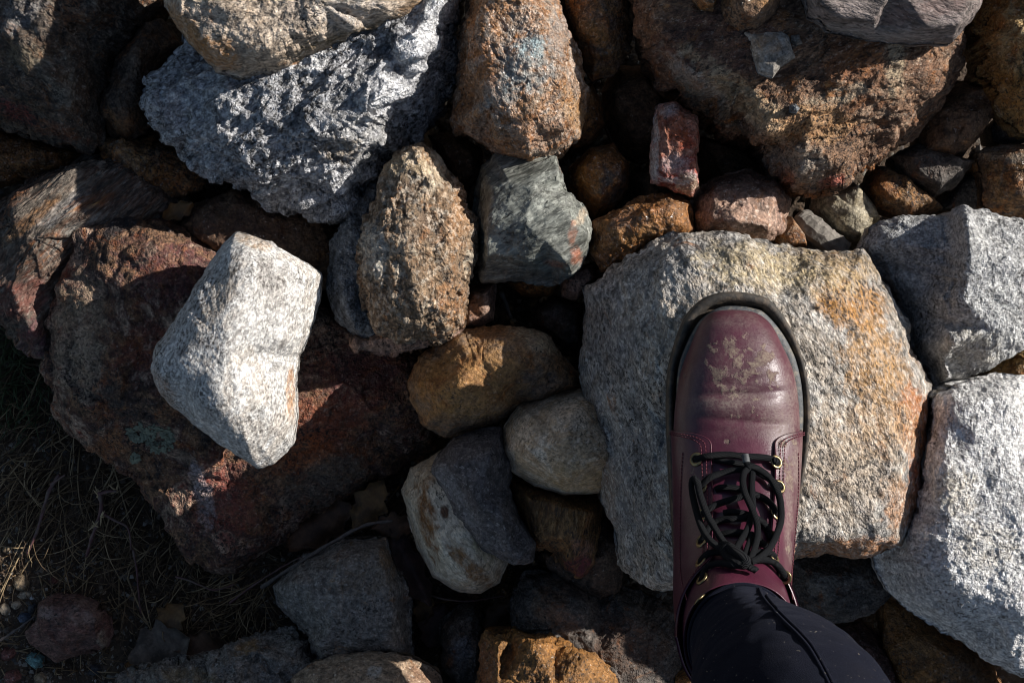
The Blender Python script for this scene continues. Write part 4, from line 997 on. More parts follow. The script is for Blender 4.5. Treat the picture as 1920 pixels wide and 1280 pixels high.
# sole and welt
SOLE = [(1371,547),(1410,551),(1446,566),(1484,618),(1508,686),(1517,745),(1517,810),(1509,880),(1497,950),(1486,1010),(1478,1060),(1472,1120),(1458,1175),(1425,1208),(1375,1218),(1325,1210),(1294,1190),
        (1276,1150),(1268,1090),(1263,1010),(1257,920),(1252,820),(1251,755),(1256,684),(1281,604),(1308,568),(1338,551)]
so = catmull(np.array([W(x, y, 1.5)[:2] for x, y in SOLE]), 10, True)
tg = np.roll(so, -1, 0) - np.roll(so, 1, 0); tg /= np.linalg.norm(tg, axis=1)[:, None]
nin = np.stack([tg[:, 1], -tg[:, 0]], 1)
if ((so.mean(0) - so) * nin).sum() < 0: nin = -nin
kin = 1 + .75 * np.clip((so[:, 1] + .012) / .045, 0, 1)
def ring_mesh(name, prof, cap_top, cap_bottom):
    n = len(so); V = []
    for ins, z in prof:
        sp = .004 * np.clip((so[:, 1]) / .04, 0, 1) ** 2
        V.append(np.column_stack([so + nin * (ins * kin)[:, None], z + sp]))
    V = np.vstack(V); i = np.arange(len(prof) * n).reshape(len(prof), n)
    F = [tuple(f) for f in np.stack([i[:-1], np.roll(i[:-1], -1, 1), np.roll(i[1:], -1, 1), i[1:]], -1).reshape(-1, 4)]
    if cap_bottom: F.append(tuple(i[0][::-1]))
    if cap_top: F.append(tuple(i[-1]))
    return py_mesh(name, V, F)
pchild("sole", ring_mesh("sole", [(.004, -.001), (.0008, .0), (0, .002), (.0006, .0045), (.0016, .0055), (.0006, .0065), (0, .009), (.0006, .0115), (.0016, .0125), (.0006, .0135), (0, .016), (.0003, .0185), (.0012, .0205), (.0028, .0208), (.0044, .0190), (.0052, .0105), (.02, .0105)], True, True), m_sole, boot)
pchild("welt", ring_mesh("welt", [(.0070, .0095), (.0066, .0215), (.0067, .0240), (.0078, .0256), (.0125, .0262), (.016, .0255), (.022, .024), (.022, .015)], False, False), m_welt, boot)
# red pull loop at the heel
v_, f_ = tube(catmull([W(1290,1180,9), W(1282,1187,10), W(1279,1192,10.4), W(1284,1196,10), W(1292,1192,9)], 6), .0022, 8)
pchild("pull_loop", py_mesh("pull_loop", v_, f_), m_thread, boot)

# surface to lay eyelets and laces on
bpy.context.view_layer.update()
def bvh_of(obs):
    VV, FF = [], []
    for o in obs:
        b0 = len(VV); VV += [v.co.copy() for v in o.data.vertices]; FF += [tuple(b0 + i for i in p.vertices) for p in o.data.polygons]
    return BVHTree.FromPolygons(VV, FF)
boot_bv = bvh_of([boot] + [o for o in boot.children if o.name.startswith("flap")])
EYE = Vector((0, 0, CAM_H))
def on_boot(px, py):
    t = Vector(W(px, py, 0)); d = (t - EYE).normalized()
    h = boot_bv.ray_cast(EYE, d)
    return h[0], h[1], d
eyel = None
for px, py in [(1306,861),(1314,914),(1318,965),(1316,1014),(1315,1052),(1317,1085),(1311,1122),(1455,866),(1461,912),(1455,962),(1446,1008),(1450,1044),(1471,1081)]:
    p, n, d = on_boot(px, py)
    if p is None: continue
    if n.dot(d) > 0: n = -n
    if eyel is None:
        V, F = [], []; nm, nt = 22, 8
        for a in range(nm):
            for b_ in range(nt):
                A = 2 * math.pi * a / nm; B = 2 * math.pi * b_ / nt
                r_ = .0042 + .0014 * math.cos(B)
                V.append((r_ * math.cos(A), r_ * math.sin(A), .0009 * math.sin(B)))
        for a in range(nm):
            for b_ in range(nt):
                F.append((a * nt + b_, ((a + 1) % nm) * nt + b_, ((a + 1) % nm) * nt + (b_ + 1) % nt, a * nt + (b_ + 1) % nt))
        eyel = py_mesh("eyelet", V, F)
    o = link("eyelet", eyel, m_brass); o.parent = boot
    o.location = p + n * .0006
    o.rotation_euler = n.to_track_quat('Z', 'Y').to_euler()

def lace(pts, r=.0025, name="lace_strand"):
    """strand through picture points of the boot close-up (column, row, height over the leather in mm)"""
    P = []; last = None
    for x, y, off in pts:
        px, py = 1230 + x / 4.267, 800 + y / 4.267
        p, n, d = on_boot(px, py)
        if p is None:
            p = EYE + d * last if last else Vector(W(px, py, 10))
        dist = (p - EYE).length
        if last: dist = min(dist, last + .012)
        last = dist
        P.append(np.array(EYE + d * (dist - off * .001)))
    C = catmull(P, 10)
    v_, f_ = tube(C, r, 12, .8)
    me = py_mesh(name, v_, f_)
    uv = me.uv_layers.new(name="UVMap")
    L = np.concatenate([[0], np.cumsum(np.linalg.norm(np.diff(C, axis=0), axis=1))]) / .02
    vi = np.zeros(len(me.loops), np.int32); me.loops.foreach_get("vertex_index", vi)
    uvs = np.stack([L[vi // 12], (vi % 12) / 12.0 * 6], 1)
    uv.data.foreach_set("uv", uvs.astype(np.float32).ravel())
    return pchild(name, me, m_lace, boot)
# crossings from toe to ankle
lace([(324,260,-2),(332,255,1.8),(420,232,3.5),(560,222,6),(700,234,7),(850,243,6),(925,256,4.5),(950,268,4.5),(962,284,3),(965,294,-2.5)])
lace([(470,262,1),(540,272,3),(620,286,4),(710,300,5),(790,325,6)], .0024)
lace([(358,486,-2),(361,472,2),(430,405,4),(520,372,6),(620,345,7),(700,345,8),(790,352,7),(880,400,5),(965,458,4.5),(984,476,3),(988,486,-2)])
lace([(480,500,1),(520,485,3),(600,487,4),(680,500,5),(790,540,5),(870,575,4),(935,635,4),(955,680,3.5),(961,698,-2)])
lace([(375,704,-2),(381,690,2),(430,650,3),(500,615,4),(590,585,6),(660,565,7),(730,540,6)])
lace([(540,690,2),(600,680,3),(690,690,5),(790,725,5),(860,770,4),(902,838,4),(918,880,3),(923,896,-2)])
lace([(367,913,-2),(374,897,2),(415,815,3),(465,765,3.5),(540,740,4),(620,735,6),(720,725,7),(790,700,5)])
lace([(520,860,1),(600,845,3),(690,845,4),(780,880,4),(850,930,3),(890,960,2)], .0025)
lace([(363,1078,-2),(369,1058,2),(420,1012,4),(500,1000,7),(580,1010,9)])
lace([(371,1218,-2),(377,1192,2),(388,1150,3),(430,1108,4),(520,1088,7),(620,1105,9),(700,1110,9)])
lace([(939,1044,-2),(943,1034,2),(920,1015,4),(850,1000,8),(760,1020,10)])
lace([(1028,1201,-2),(1024,1180,2),(970,1105,4),(890,1065,7),(800,1060,9),(720,1075,9)])
# bow: right loop, left loop, hanging ends, knot
lace([(760,1080,12),(830,1045,13),(905,975,14),(965,860,14),(1000,740,14),(995,600,14),(965,500,14),(905,405,13),(830,345,13),(760,315,13),(735,330,13)], .0026, "bow_loop")
lace([(640,1030,12),(540,985,13),(430,905,14),(365,800,14),(318,650,14),(288,500,14),(296,420,15),(330,440,16),(352,540,15),(405,690,14),(465,800,14),(530,905,13),(600,990,12)], .0026, "bow_loop")
lace([(712,225,14),(722,270,14),(735,330,12),(705,370,15),(695,440,16),(712,530,16),(765,650,16),(805,760,15),(812,850,14),(795,950,13),(760,1050,12),(740,1085,11)], .0025, "lace_end")
lace([(775,330,10),(768,420,11),(765,520,11),(775,620,10),(765,700,9),(740,800,9),(690,890,10),(650,960,11),(640,1010,12)], .0025, "lace_end")
lace([(770,850,8),(750,920,9),(725,990,10),(715,1040,10)], .0024, "lace_end")
lace([(700,1090,10),(745,1120,10),(790,1140,9),(805,1155,8)], .0025, "lace_end")
lace([(500,960,10),(560,950,15),(620,985,18),(680,1030,18),(720,1070,16),(700,1100,12),(630,1080,11),(570,1030,12),(550,980,15),(600,950,17)], .0036, "lace_knot")

o_ = lace([(711,222,14.2),(716,245,14.2),(724,285,14)], .0029, "aglet"); o_.data.materials.clear(); o_.data.materials.append(m_welt)

# leg in black leggings: cx, cy, z, rx, ry
LG = np.array([[.161,-.2100,.115,.0345,.0365],[.161,-.2105,.150,.0358,.0385],[.1615,-.2105,.170,.0362,.0390],[.1625,-.2115,.200,.0395,.0410],[.1655,-.2140,.250,.0480,.0465],[.1670,-.2180,.300,.0560,.0530],[.168,-.227,.36,.059,.056],
               [.168,-.248,.45,.054,.055],[.166,-.268,.54,.060,.062],[.158,-.290,.66,.070,.074],[.145,-.315,.80,.080,.086],[.135,-.33,.88,.084,.09],[.13,-.335,.905,.06,.065]])
LGS = catmull(LG, 14)
nt = 160
an = np.linspace(0, 2 * math.pi, nt, endpoint=False)
Vl = np.array([[[r[0] + r[3] * math.cos(a), r[1] + r[4] * math.sin(a), r[2]] for a in an] for r in LGS])
pn = Vl.reshape(-1, 3)
wr = .0016 * fbm(pn * np.array([25, 25, 60]), 3, 77) + .0012 * ridged(pn * np.array([14, 14, 45]), 2, 78) * np.clip((.30 - pn[:, 2]) / .12, 0, 1)
cen = np.repeat(LGS[:, :2], nt, 0); dirn = pn[:, :2] - cen; dirn /= np.linalg.norm(dirn, axis=1)[:, None]
pn = pn.copy(); pn[:, :2] += dirn * wr[:, None]
ii = np.arange(len(LGS) * nt).reshape(len(LGS), nt)
Fl = [tuple(f) for f in np.stack([ii[:-1], np.roll(ii[:-1], -1, 1), np.roll(ii[1:], -1, 1), ii[1:]], -1).reshape(-1, 4)] + [tuple(ii[0][::-1]), tuple(ii[-1])]
legs = pchild("leggings", py_mesh("leggings", pn, Fl), m_cloth)
leg_bv = bvh_of([legs])
def on_leg(px, py):
    d = (Vector(W(px, py, 0)) - EYE).normalized(); h = leg_bv.ray_cast(EYE, d); return h[0], d
for dx in (-3.2, 3.2):
    P = []
    for px, py in [(1427,1102),(1434,1118),(1450,1138),(1472,1162),(1497,1186),(1518,1210),(1534,1236),(1548,1262),(1562,1290)]:
        p, d = on_leg(px + dx, py - dx * .5)
        if p is not None: P.append(np.array(p - d * .0004))
    if len(P) > 3:
        v_, f_ = tube(catmull(P, 6), .0013, 8); pchild("seam", py_mesh("seam", v_, f_), m_cloth, legs)
# folded hem round the ankle
hz = [i for i, r in enumerate(LGS) if .163 < r[2] < .176]
P = np.array([[LGS[hz[0], 0] + (LGS[hz[0], 3] + .0012) * math.cos(a), LGS[hz[0], 1] + (LGS[hz[0], 4] + .0012) * math.sin(a), LGS[hz[0], 2] + .004] for a in np.linspace(0, 2 * math.pi, 90)])
v_, f_ = tube(P, .0016, 8); pchild("hem", py_mesh("hem", v_, f_), m_cloth, legs)

# ------------------------------------------------------------------ driftwood, twigs, leaves, grass, pebbles
m_wood = simple_mat("weathered_wood", (.20, .18, .155), .85, 120, .5, .8, .002)
P = catmull([W(1496,404,-17), W(1520,424,-16.4), W(1548,446,-16.2), W(1584,472,-16.6)], 8)
v_, f_ = tube(P, np.interp(np.linspace(0, 1, len(P)), [0, .1, .5, 1], [.007, .0105, .0115, .010]), 9, .7)
v_ = np.array(v_); v_ = v_ + (.0012 * fbm(v_ * np.array([160, 160, 160]), 3, 91))[:, None]
link("driftwood", py_mesh("driftwood", v_ - P[0], f_, False), m_wood, label="short grey weathered piece of driftwood behind the boot boulder", cat="driftwood", loc=P[0])

m_twig = simple_mat("reddish_twig", (.105, .045, .045), .6, 260, .4, .4, .0008, col2=(.14, .10, .08))
m_twigg = simple_mat("grey_twig", (.11, .09, .08), .8, 260, .4, .4, .0008)
m_pale = simple_mat("pale_splintered_wood", (.42, .32, .18), .8, 300, .3, .4)
def twig(label, pts, r, mat, ends=(), grp=None, branches=()):
    C = catmull([np.array(W(p[0], p[1], p[2] - (1.5 if p[2] < -24 else .5))) for p in pts], 8)
    C = C + .0006 * np.stack([fbm(C * 90, 2, 5 + k) for k in range(3)], 1)
    rr = r * np.linspace(1, .65, len(C)) * (1 + .18 * np.sin(np.arange(len(C)) * .9))
    v_, f_ = tube(C, rr, 7)
    v_ = [np.array(x) - C[0] for x in v_]
    for br in branches:
        B = catmull([np.array(W(p[0], p[1], p[2] - 1.5)) for p in br], 6); v2, f2 = tube(B, r * np.linspace(.7, .35, len(B)), 6)
        b0 = len(v_); v_ += [np.array(x) - C[0] for x in v2]; f_ += [tuple(i + b0 for i in f) for f in f2]
    o = link("twig", py_mesh("twig", v_, f_), mat, label=label, cat="twig", group=grp, loc=C[0])
    for ex, ey, ez in ends:
        e0 = np.array(W(ex, ey, ez - 1.4)); V, F = [], []
        rr_ = np.random.RandomState(int(ex))
        for k in range(5):
            d = rr_.randn(3) * .0035; d[2] = abs(d[2])
            a, f2 = tube([e0, e0 + d * .6, e0 + d * 1.3], [.0013, .0009, .0002], 5)
            b0 = len(V); V += [x - C[0] for x in a]; F += [tuple(i + b0 for i in f) for f in f2]
        link("splintered_end", py_mesh("splintered_end", V, F), m_pale, parent=o)
    return o
twig("dark red twig lying upright in the dry grass at the left edge", [(112,890,-26.6),(92,920,-26.8),(80,960,-27.2),(66,1005,-27.6),(50,1038,-28.2)], .0021, m_twig, branches=[[(95,908,-26.8),(110,898,-26.2),(122,890,-25.6)]])
twig("broken red twig with pale splintered ends below the dark red boulder", [(186,925,-25),(190,955,-25.6),(180,985,-26.2),(170,1015,-27),(162,1042,-28)], .0024, m_twig, ends=[(186,925,-24.8),(190,968,-25.4),(178,984,-25.8)], branches=[[(190,960,-25.6),(215,975,-25.4),(240,990,-25.6),(246,1030,-27)]])
twig("short broken twig with pale ends under the dark red boulder's edge", [(184,926,-24),(200,921,-23.8),(218,920,-24)], .0019, m_twig, ends=[(184,926,-23.8),(218,920,-23.8)])
twig("long thin grey twig between the dark red boulder and the grey-brown block", [(490,1100,-24.6),(540,1068,-23.4),(600,1030,-22.2),(660,995,-21.8),(700,980,-22),(735,976,-22.6)], .0022, m_twigg)
twig("thin red twig beside the long grey one", [(430,1130,-27),(470,1100,-26),(530,1062,-24.6),(580,1036,-23.8)], .0013, m_twig)
twig("thin purple stem running down the litter in the lower left", [(250,1030,-27),(256,1070,-27.4),(260,1110,-27.8),(264,1150,-28.2)], .0012, m_twig)
twig("thin dark red stem bent over the litter left of the grey-brown block", [(330,1080,-26.8),(360,1090,-26.4),(400,1105,-26.6),(440,1095,-26.8)], .0012, m_twig)
twig("thin dark root crossing the soil at the left edge", [(0,1200,-28.2),(22,1185,-28),(45,1170,-28),(66,1155,-28.2)], .0014, m_twigg)
twig("slim stem curving under the brown-banded cream stone", [(790,1108,-25),(830,1122,-24.6),(880,1126,-24.6),(945,1116,-25)], .0012, m_twig)
twig("pale stick deep in the gap below the slate", [(940,548,-21),(950,572,-21.4),(958,596,-22)], .0024, m_wood)

# dead leaves
m_leafs = [simple_mat("leaf_brown", (.10, .052, .028), .7, 120, .4, .5, .001, col2=(.05, .026, .016)),
           simple_mat("leaf_plum", (.075, .042, .036), .7, 120, .4, .5, .001, col2=(.035, .02, .018)),
           simple_mat("leaf_ochre", (.17, .095, .035), .7, 120, .4, .5, .001, col2=(.08, .045, .02)),
           simple_mat("leaf_grey", (.13, .105, .085), .8, 120, .4, .5, .001, col2=(.05, .04, .032))]
def leaf(label, px, py, zc, L, ang, curl, mat, sd, wd=.55):
    c = np.array(W(px, py, zc - (1.6 if zc < -23 else 0))); rs = np.random.RandomState(sd)
    nu, nv = 15, 9; V = []
    for sgn in (0, 1):
        for i in range(nu):
            u = i / (nu - 1); half = wd * math.sin(math.pi * min(max(u, .02), .98)) ** .75 * (1 + .22 * math.sin(u * 21 + sd)) * .5
            for j in range(nv):
                v = (j / (nv - 1) - .5) * 2
                x = (u - .5) * L; y = v * half * L
                z = curl * L * (.5 * v * v * math.cos(u * 4 + sd) + .35 * (u - .5) ** 2 * 3 * math.sin(sd * 1.7 + 1)) + .012 * math.sin(u * 17 + v * 5) * L - .018 * L * (abs(v) < .05)
                a = math.radians(ang)
                V.append((x * math.cos(a) - y * math.sin(a), x * math.sin(a) + y * math.cos(a), z - sgn * .0006))
    F = []; n0 = nu * nv
    for i in range(nu - 1):
        for j in range(nv - 1):
            q = (i * nv + j, (i + 1) * nv + j, (i + 1) * nv + j + 1, i * nv + j + 1)
            F.append(q); F.append(tuple(k + n0 for k in q[::-1]))
    rim = [j for j in range(nv)] + [i * nv + nv - 1 for i in range(1, nu)] + [(nu - 1) * nv + j for j in range(nv - 2, -1, -1)] + [i * nv for i in range(nu - 2, 0, -1)]
    for k in range(len(rim)):
        a_, b_ = rim[k], rim[(k + 1) % len(rim)]; F.append((b_, a_, a_ + n0, b_ + n0))
    link("dead_leaf", py_mesh("dead_leaf", V, F), mat, label=label, cat="leaf", group="dead leaves between the stones", loc=c)
leaf("curled rust-brown leaf in the hollow under the dark red boulder's right side", 600, 985, -25.5, .075, 35, .5, m_leafs[0], 1)
leaf("ochre-brown leaf next to the top of the brown-banded cream stone", 690, 950, -24, .06, 60, .4, m_leafs[2], 2)
leaf("dark leaf above the grey-brown block stone's upper corner", 738, 985, -23.5, .045, 10, .5, m_leafs[0], 3)
leaf("long plum leaf standing beside the brown-banded cream stone's lower left", 770, 1060, -24.5, .085, -62, .6, m_leafs[1], 4, .35)
leaf("pinkish leaf in the litter left of the narrow dark grey stone", 818, 1172, -26.5, .045, 70, .4, m_leafs[1], 5, .7)
leaf("tan leaf in the litter below the brown-banded cream stone", 795, 1140, -26.5, .035, 80, .4, m_leafs[2], 6)
leaf("brown leaf in the litter right of the brown-banded cream stone's foot", 935, 1150, -25.5, .04, 40, .5, m_leafs[0], 7)
leaf("large grey-brown leaf with dark holes on the litter by the bottom edge", 300, 1215, -27.2, .065, 20, .25, m_leafs[3], 8, .75)
leaf("brown leaf half under the gritty rock at the bottom left", 380, 1218, -26.8, .06, 5, .4, m_leafs[0], 9, .6)
leaf("ochre leaf on the litter right of the red-brown flaky stone", 320, 1158, -27.6, .036, 50, .3, m_leafs[2], 10, .8)
leaf("thin brown leaf in the deep gap right of the mica boulder's foot", 700, 1105, -27, .05, 80, .4, m_leafs[1], 11)
leaf("small rusty leaf in the crevice left of the craggy grey boulder", 335, 395, -17.2, .03, 30, .5, m_leafs[2], 12)

# red-brown flaky stone and pebbles on the soil
m_flaky = MB("stone_flaky_red", (.09, .05, .04), (.16, .095, .075), (.12, .062, .05), (.20, .135, .11), dk=.25, lt=.1, bump=1.0, fol=(5, 1.6), light=(.3, .22, .19), seed=51)
st("red-brown flaky flat stone on the soil in the lower left", [(72,1128),(100,1118),(140,1116),(178,1130),(196,1150),(206,1172),(200,1214),(168,1224),(134,1232),(102,1244),(76,1226),(52,1206),(46,1186),(66,1160)], -28.6, m_flaky,
   pts=[(90,1140,-27.2),(140,1135,-26.8),(178,1150,-26.6),(180,1195,-27),(130,1180,-26.3),(85,1190,-27),(110,1225,-27.6),(70,1195,-27.8)], rg=1.0, b=.5, w=.9, depth=2.6, soft=.3, ridge=1.2,
   stains=[(160,1150,30,30,0,(.23,.16,.13),.7),(90,1148,24,14,10,(.24,.18,.16),.7),(192,1200,10,20,0,(.34,.28,.22),.8)])
m_pt = MB("pebble_tan", (.20, .15, .09), (.27, .21, .14), dk=.25, lt=.1, bump=.5, seed=52)
m_pw = MB("pebble_pale", (.30, .25, .18), (.36, .31, .24), dk=.12, lt=.1, bump=.4, seed=53)
m_pb = MB("pebble_slate_blue", (.07, .085, .12), (.10, .115, .15), dk=.1, lt=.05, bump=.3, seed=54)
m_pq = MB("pebble_turquoise", (.11, .21, .205), (.16, .28, .27), (.14, .14, .12), dk=.2, lt=.15, light=(.3, .4, .38), bump=.6, seed=55)
m_pr = MB("pebble_red", (.14, .06, .05), (.20, .095, .07), dk=.2, lt=.1, bump=.5, seed=56)
m_pk = MB("pebble_black", (.035, .036, .042), (.06, .06, .066), dk=.1, lt=.05, bump=.4, seed=57)
def peb(label, cx, cy, rx, ry, mat, ang=0, zc=None, seed=0, h=None):
    rs = np.random.RandomState(seed + int(cx)); n = 9; ol = []
    for k in range(n):
        t = 2 * math.pi * k / n + rs.rand() * .3; f = .86 + .26 * rs.rand()
        x, y = rx * f * math.cos(t), ry * f * math.sin(t); a = math.radians(ang)
        ol.append((cx + x * math.cos(a) - y * math.sin(a), cy - (x * math.sin(a) + y * math.cos(a))))
    w0 = W(cx, cy, -29); z0 = soil_z(w0[0], w0[1]) * 100
    hh = h or min(rx, ry) * .045
    rock("pebble", label, "pebble", ol, z0 + hh * .35, mat, dome=hh * .9, rg=.35, b=min(rx, ry) * .022, w=hh * .3, depth=hh * .8, soft=.8, base=z0 - hh * .5, Ncap=50, group="pebbles on the soil")
peb("blocky tan pebble with dark cracks at the left edge", 40, 1092, 17, 17, m_pt, 20)
peb("pale tan pebble touching the blocky tan one from below", 46, 1115, 15, 8, m_pw, 10)
peb("small cream pebble left of the blocky tan one", 18, 1102, 6, 7, m_pw)
peb("round tan pebble above the slate-blue one", 29, 1134, 10, 9, m_pw, 0, seed=2)
peb("oval tan pebble at the left edge beside the slate-blue one", 8, 1142, 10, 13, m_pw, 30)
peb("slate-blue angular pebble left of the red-brown flaky stone", 45, 1157, 13, 12, m_pb, 15)
peb("dark round pebble at the flaky stone's upper left", 60, 1140, 10, 11, m_pk)
peb("turquoise pebble at the flaky stone's lower left", 66, 1238, 19, 16, m_pq, -20)
peb("reddish pebble at the left edge above the bottom corner", 14, 1226, 18, 14, m_pr, 30)
peb("dark red-brown pebble in the bottom left corner", 22, 1268, 18, 14, m_pr, 10, seed=4)
peb("dull tan pebble at the bottom edge near the left corner", 76, 1272, 14, 12, m_pt, 5)
peb("blue-black pebble at the bottom edge below the flaky stone", 178, 1256, 16, 11, m_pk, 20)
peb("mauve pebble above the flaky stone", 100, 1088, 10, 9, m_pr, 40)
peb("rusty pebble beside the gritty rock at the bottom edge", 246, 1248, 14, 11, MB("pebble_rust", (.22, .11, .04), (.28, .15, .06), dk=.2, lt=.05, seed=58), 20)
peb("grey pebble in the litter right of the mauve one", 192, 1110, 7, 6, m_pw, 0, seed=5)
peb("grey pebble at the far left edge in the grass hollow", 10, 346, 9, 7, m_pw, 0, seed=6)
peb("brown pebble on the soil at the left edge below the dry grass", 12, 1030, 9, 7, m_pt, 0, seed=8)
peb("small white quartz pebble beside the pale tan one", 60, 1120, 5, 4, MB("pebble_quartz", (.5, .5, .5), (.6, .6, .6), dk=.05, lt=.2, seed=59))

# lichen on the dark red boulder
m_lich = simple_mat("grey_green_lichen", (.20, .215, .155), .9, 300, .35, .6, .001)
bpy.context.view_layer.update()
def bvh_world(o):
    M_ = o.matrix_world
    return BVHTree.FromPolygons([M_ @ v.co for v in o.data.vertices], [tuple(p.vertices) for p in o.data.polygons])
red_bv = bvh_world(ROCKS["broad dark red and black boulder under the white wedge-shaped stone"])
def lichen(label, px, py, rpx, n, sd):
    rs = np.random.RandomState(sd); V, F = [], []; o0 = None
    for k in range(n):
        a = rs.rand() * 2 * math.pi; q = rpx * math.sqrt(rs.rand()) * (1 if rs.rand() > .25 else 1.2)
        if q < rpx * .35: continue
        d = (Vector(W(px + q * math.cos(a), py + q * math.sin(a), -14)) - EYE).normalized()
        h = red_bv.ray_cast(EYE, d)
        if h[0] is None: continue
        c, nn = np.array(h[0]), np.array(h[1])
        if o0 is None: o0 = c
        t1 = np.cross(nn, [1, .3, 0]); t1 /= np.linalg.norm(t1); t2 = np.cross(nn, t1)
        r = .0011 + .0016 * rs.rand(); b0 = len(V); m = 8
        V.append(c + nn * (.0012 + .0012 * rs.rand()) - o0)
        ph = rs.rand() * 6
        for j in range(m):
            A = 2 * math.pi * j / m; rr = r * (1 + .4 * math.sin(3 * A + ph))
            V.append(c + nn * (.0006 + .0014 * rs.rand()) + rr * (math.cos(A) * t1 + math.sin(A) * t2) - o0)
        for j in range(m):
            V.append(c - nn * .0006 + .7 * r * (math.cos(2 * math.pi * j / m) * t1 + math.sin(2 * math.pi * j / m) * t2) - o0)
        for j in range(m):
            j2 = (j + 1) % m
            F.append((b0, b0 + 1 + j, b0 + 1 + j2)); F.append((b0 + 1 + j, b0 + 1 + m + j, b0 + 1 + m + j2, b0 + 1 + j2))
    link("lichen", py_mesh("lichen", V, F, False), m_lich, label=label, cat="lichen", loc=o0)
lichen("larger grey-green lichen rosette on the dark red boulder below the white stone", 298, 822, 24, 150, 1)
lichen("smaller grey-green lichen tuft left of the larger rosette", 258, 810, 17, 70, 2)
lichen("tiny grey-green lichen speck below the other two", 254, 858, 8, 22, 3)

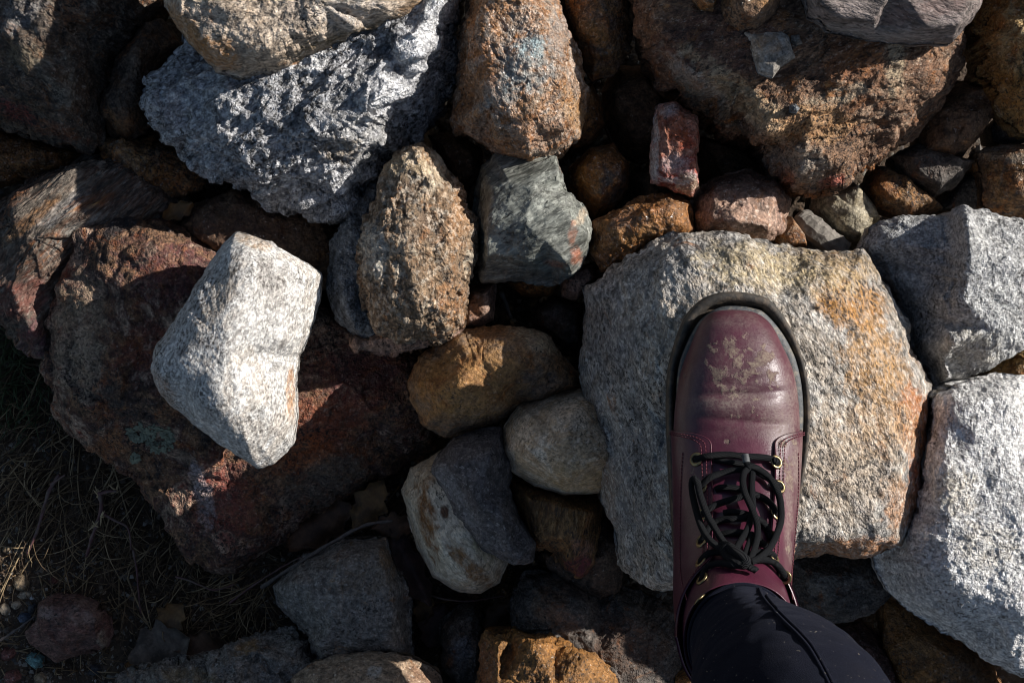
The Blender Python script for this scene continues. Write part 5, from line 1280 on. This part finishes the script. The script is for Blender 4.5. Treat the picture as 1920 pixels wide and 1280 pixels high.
# dry grass and grit
m_grass = None
def grass_mat():
    M = NT("dry_grass")
    at = M.node("ShaderNodeAttribute", attribute_name="tone")
    sp = M.node("ShaderNodeSeparateColor"); M.link(at.outputs["Color"], sp.inputs[0])
    c = M.ramp(sp.outputs[0], [(0, (.06, .034, .019)), (.35, (.14, .088, .046)), (.7, (.27, .18, .092)), (.93, (.42, .31, .175)), (1, (.06, .085, .03))])
    M.link(c, M.b.inputs["Base Color"]); M.b.inputs["Roughness"].default_value = .7
    return M.m
def grass():
    rs = np.random.RandomState(9); V, F, T = [], [], []
    def blade(px, py, L, ang, h, r, tone, bend):
        w0 = W(px, py, -28.5); z0 = soil_z(w0[0], w0[1])
        n = 7; P = []
        a = ang
        x, y = w0[0], w0[1]
        for i in range(n):
            t = i / (n - 1)
            P.append((x, y, z0 + .001 + h * math.sin(min(1, t * 1.2) * math.pi * .9) + .001 * rs.rand()))
            a += bend / n
            x += L / n * math.cos(a); y += L / n * math.sin(a)
        v_, f_ = tube(P, 1.45 * r * np.linspace(1, .35, n), 3)
        b0 = len(V); V.extend(v_); F.extend([tuple(i + b0 for i in f) for f in f_]); T.extend([tone] * len(v_))
    # clumps: px, py, spread px, blades, main direction deg, length m
    for px, py, sp, n, dr, L in [(240,890,26,75,200,.075),(170,960,40,120,255,.07),(110,930,50,110,240,.06),(60,860,45,130,225,.06),(30,780,30,90,215,.055),(90,800,25,60,230,.05),(20,700,25,70,235,.06),(470,1115,26,95,215,.075),(430,1160,30,70,230,.06),(300,1060,60,130,250,.05),(380,1100,50,130,220,.045),(180,1060,60,110,265,.055),(30,940,30,70,250,.06),(330,1020,30,50,230,.05),(250,1000,40,70,240,.05)]:
        for k in range(int(n * .5)):
            blade(px + sp * rs.randn(), py + sp * .8 * rs.randn(), L * (.4 + .8 * rs.rand()), math.radians(dr + 32 * rs.randn()), .004 + .016 * rs.rand() ** 2, .0003 + .00035 * rs.rand(), min(.92, rs.rand() ** 1.2), rs.randn() * .9)
    for k in range(1500):      # litter lying every way
        px, py = rs.rand() * 560 - 60, 690 + rs.rand() * 590
        blade(px, py, .008 + .03 * rs.rand() ** 2, rs.rand() * 6.28, .0015 + .006 * rs.rand() ** 2, .0003 + .0004 * rs.rand(), rs.rand() ** 1.5 * .9, rs.randn() * .6)
    for k in range(500):       # litter between the stones at the bottom
        px, py = 480 + rs.rand() * 520, 900 + rs.rand() * 380
        blade(px, py, .008 + .03 * rs.rand() ** 2, rs.rand() * 6.28, .003 + .01 * rs.rand() ** 2, .0003 + .0004 * rs.rand(), rs.rand() ** 1.5 * .8, rs.randn() * .6)
    for k in range(140):       # green blades by the boulder
        blade(20 + 35 * rs.randn(), 690 + 50 * rs.randn(), .03 + .03 * rs.rand(), math.radians(250 + 40 * rs.randn()), .012 + .01 * rs.rand(), .0005, 1.0, rs.randn())
    for k in range(34):        # long straws
        px, py = rs.rand() * 300, 720 + rs.rand() * 380
        blade(px, py, .07 + .05 * rs.rand(), math.radians(rs.choice([250, 290, 235, 60]) + 12 * rs.randn()), .008, .0006 + .0003 * rs.rand(), .75 + .15 * rs.rand(), rs.randn() * .2)
    me = py_mesh("dry_grass", V, F)
    c = np.ones((len(V), 4), np.float32); c[:, 0] = T; c[:, 1] = T; c[:, 2] = T
    me.attributes.new("tone", 'FLOAT_COLOR', 'POINT').data.foreach_set("color", c.ravel())
    link("dry_grass", me, grass_mat(), kind="stuff", label="dry straw-coloured grass and litter on the soil in the lower left", cat="grass")
grass()
def grit():
    rs = np.random.RandomState(12); V, F, T = [], [], []
    base = np.array([(1,0,0),(-1,0,0),(0,1,0),(0,-1,0),(0,0,1),(0,0,-1)], float)
    bf = [(0,2,4),(2,1,4),(1,3,4),(3,0,4),(2,0,5),(1,2,5),(3,1,5),(0,3,5)]
    for k in range(5600):
        if k >= 4200: px, py = 300 + rs.rand() * 1620, rs.rand() * 1280
        elif k < 3000: px, py = rs.rand() * 520 - 80, 680 + rs.rand() * 640
        else: px, py = 450 + rs.rand() * 560, 880 + rs.rand() * 420
        if k % 3 == 0 and k < 3000: px, py = rs.rand() * 200 - 20, 1010 + rs.rand() * 280
        w0 = W(px, py, -28.5); z0 = soil_z(w0[0], w0[1])
        r = .0007 + .0024 * rs.rand() ** 3 + (.004 * rs.rand() ** 2 if k >= 4200 else 0)
        q = base * (r * (.7 + .6 * rs.rand(6, 3)))
        a = rs.rand() * 6.28; R_ = np.array([[math.cos(a), -math.sin(a), 0], [math.sin(a), math.cos(a), 0], [0, 0, .7]])
        q = q @ R_.T + np.array([w0[0], w0[1], z0 + r * .25]); b0 = len(V)
        V.extend(q); F.extend([tuple(i + b0 for i in f) for f in bf]); T.extend([rs.rand()] * 6)
    me = py_mesh("grit", V, F, False)
    c = np.ones((len(V), 4), np.float32); c[:, 0] = T
    me.attributes.new("tone", 'FLOAT_COLOR', 'POINT').data.foreach_set("color", c.ravel())
    M = NT("grit"); at = M.node("ShaderNodeAttribute", attribute_name="tone")
    sp = M.node("ShaderNodeSeparateColor"); M.link(at.outputs["Color"], sp.inputs[0])
    M.link(M.ramp(sp.outputs[0], [(0, (.05, .04, .03)), (.3, (.12, .075, .045)), (.55, (.10, .09, .08)), (.8, (.22, .17, .12)), (.95, (.42, .39, .34))]), M.b.inputs["Base Color"])
    M.b.inputs["Roughness"].default_value = .85
    link("grit", me, M.m, kind="stuff", label="small grit and gravel scattered on the soil", cat="gravel")
grit()
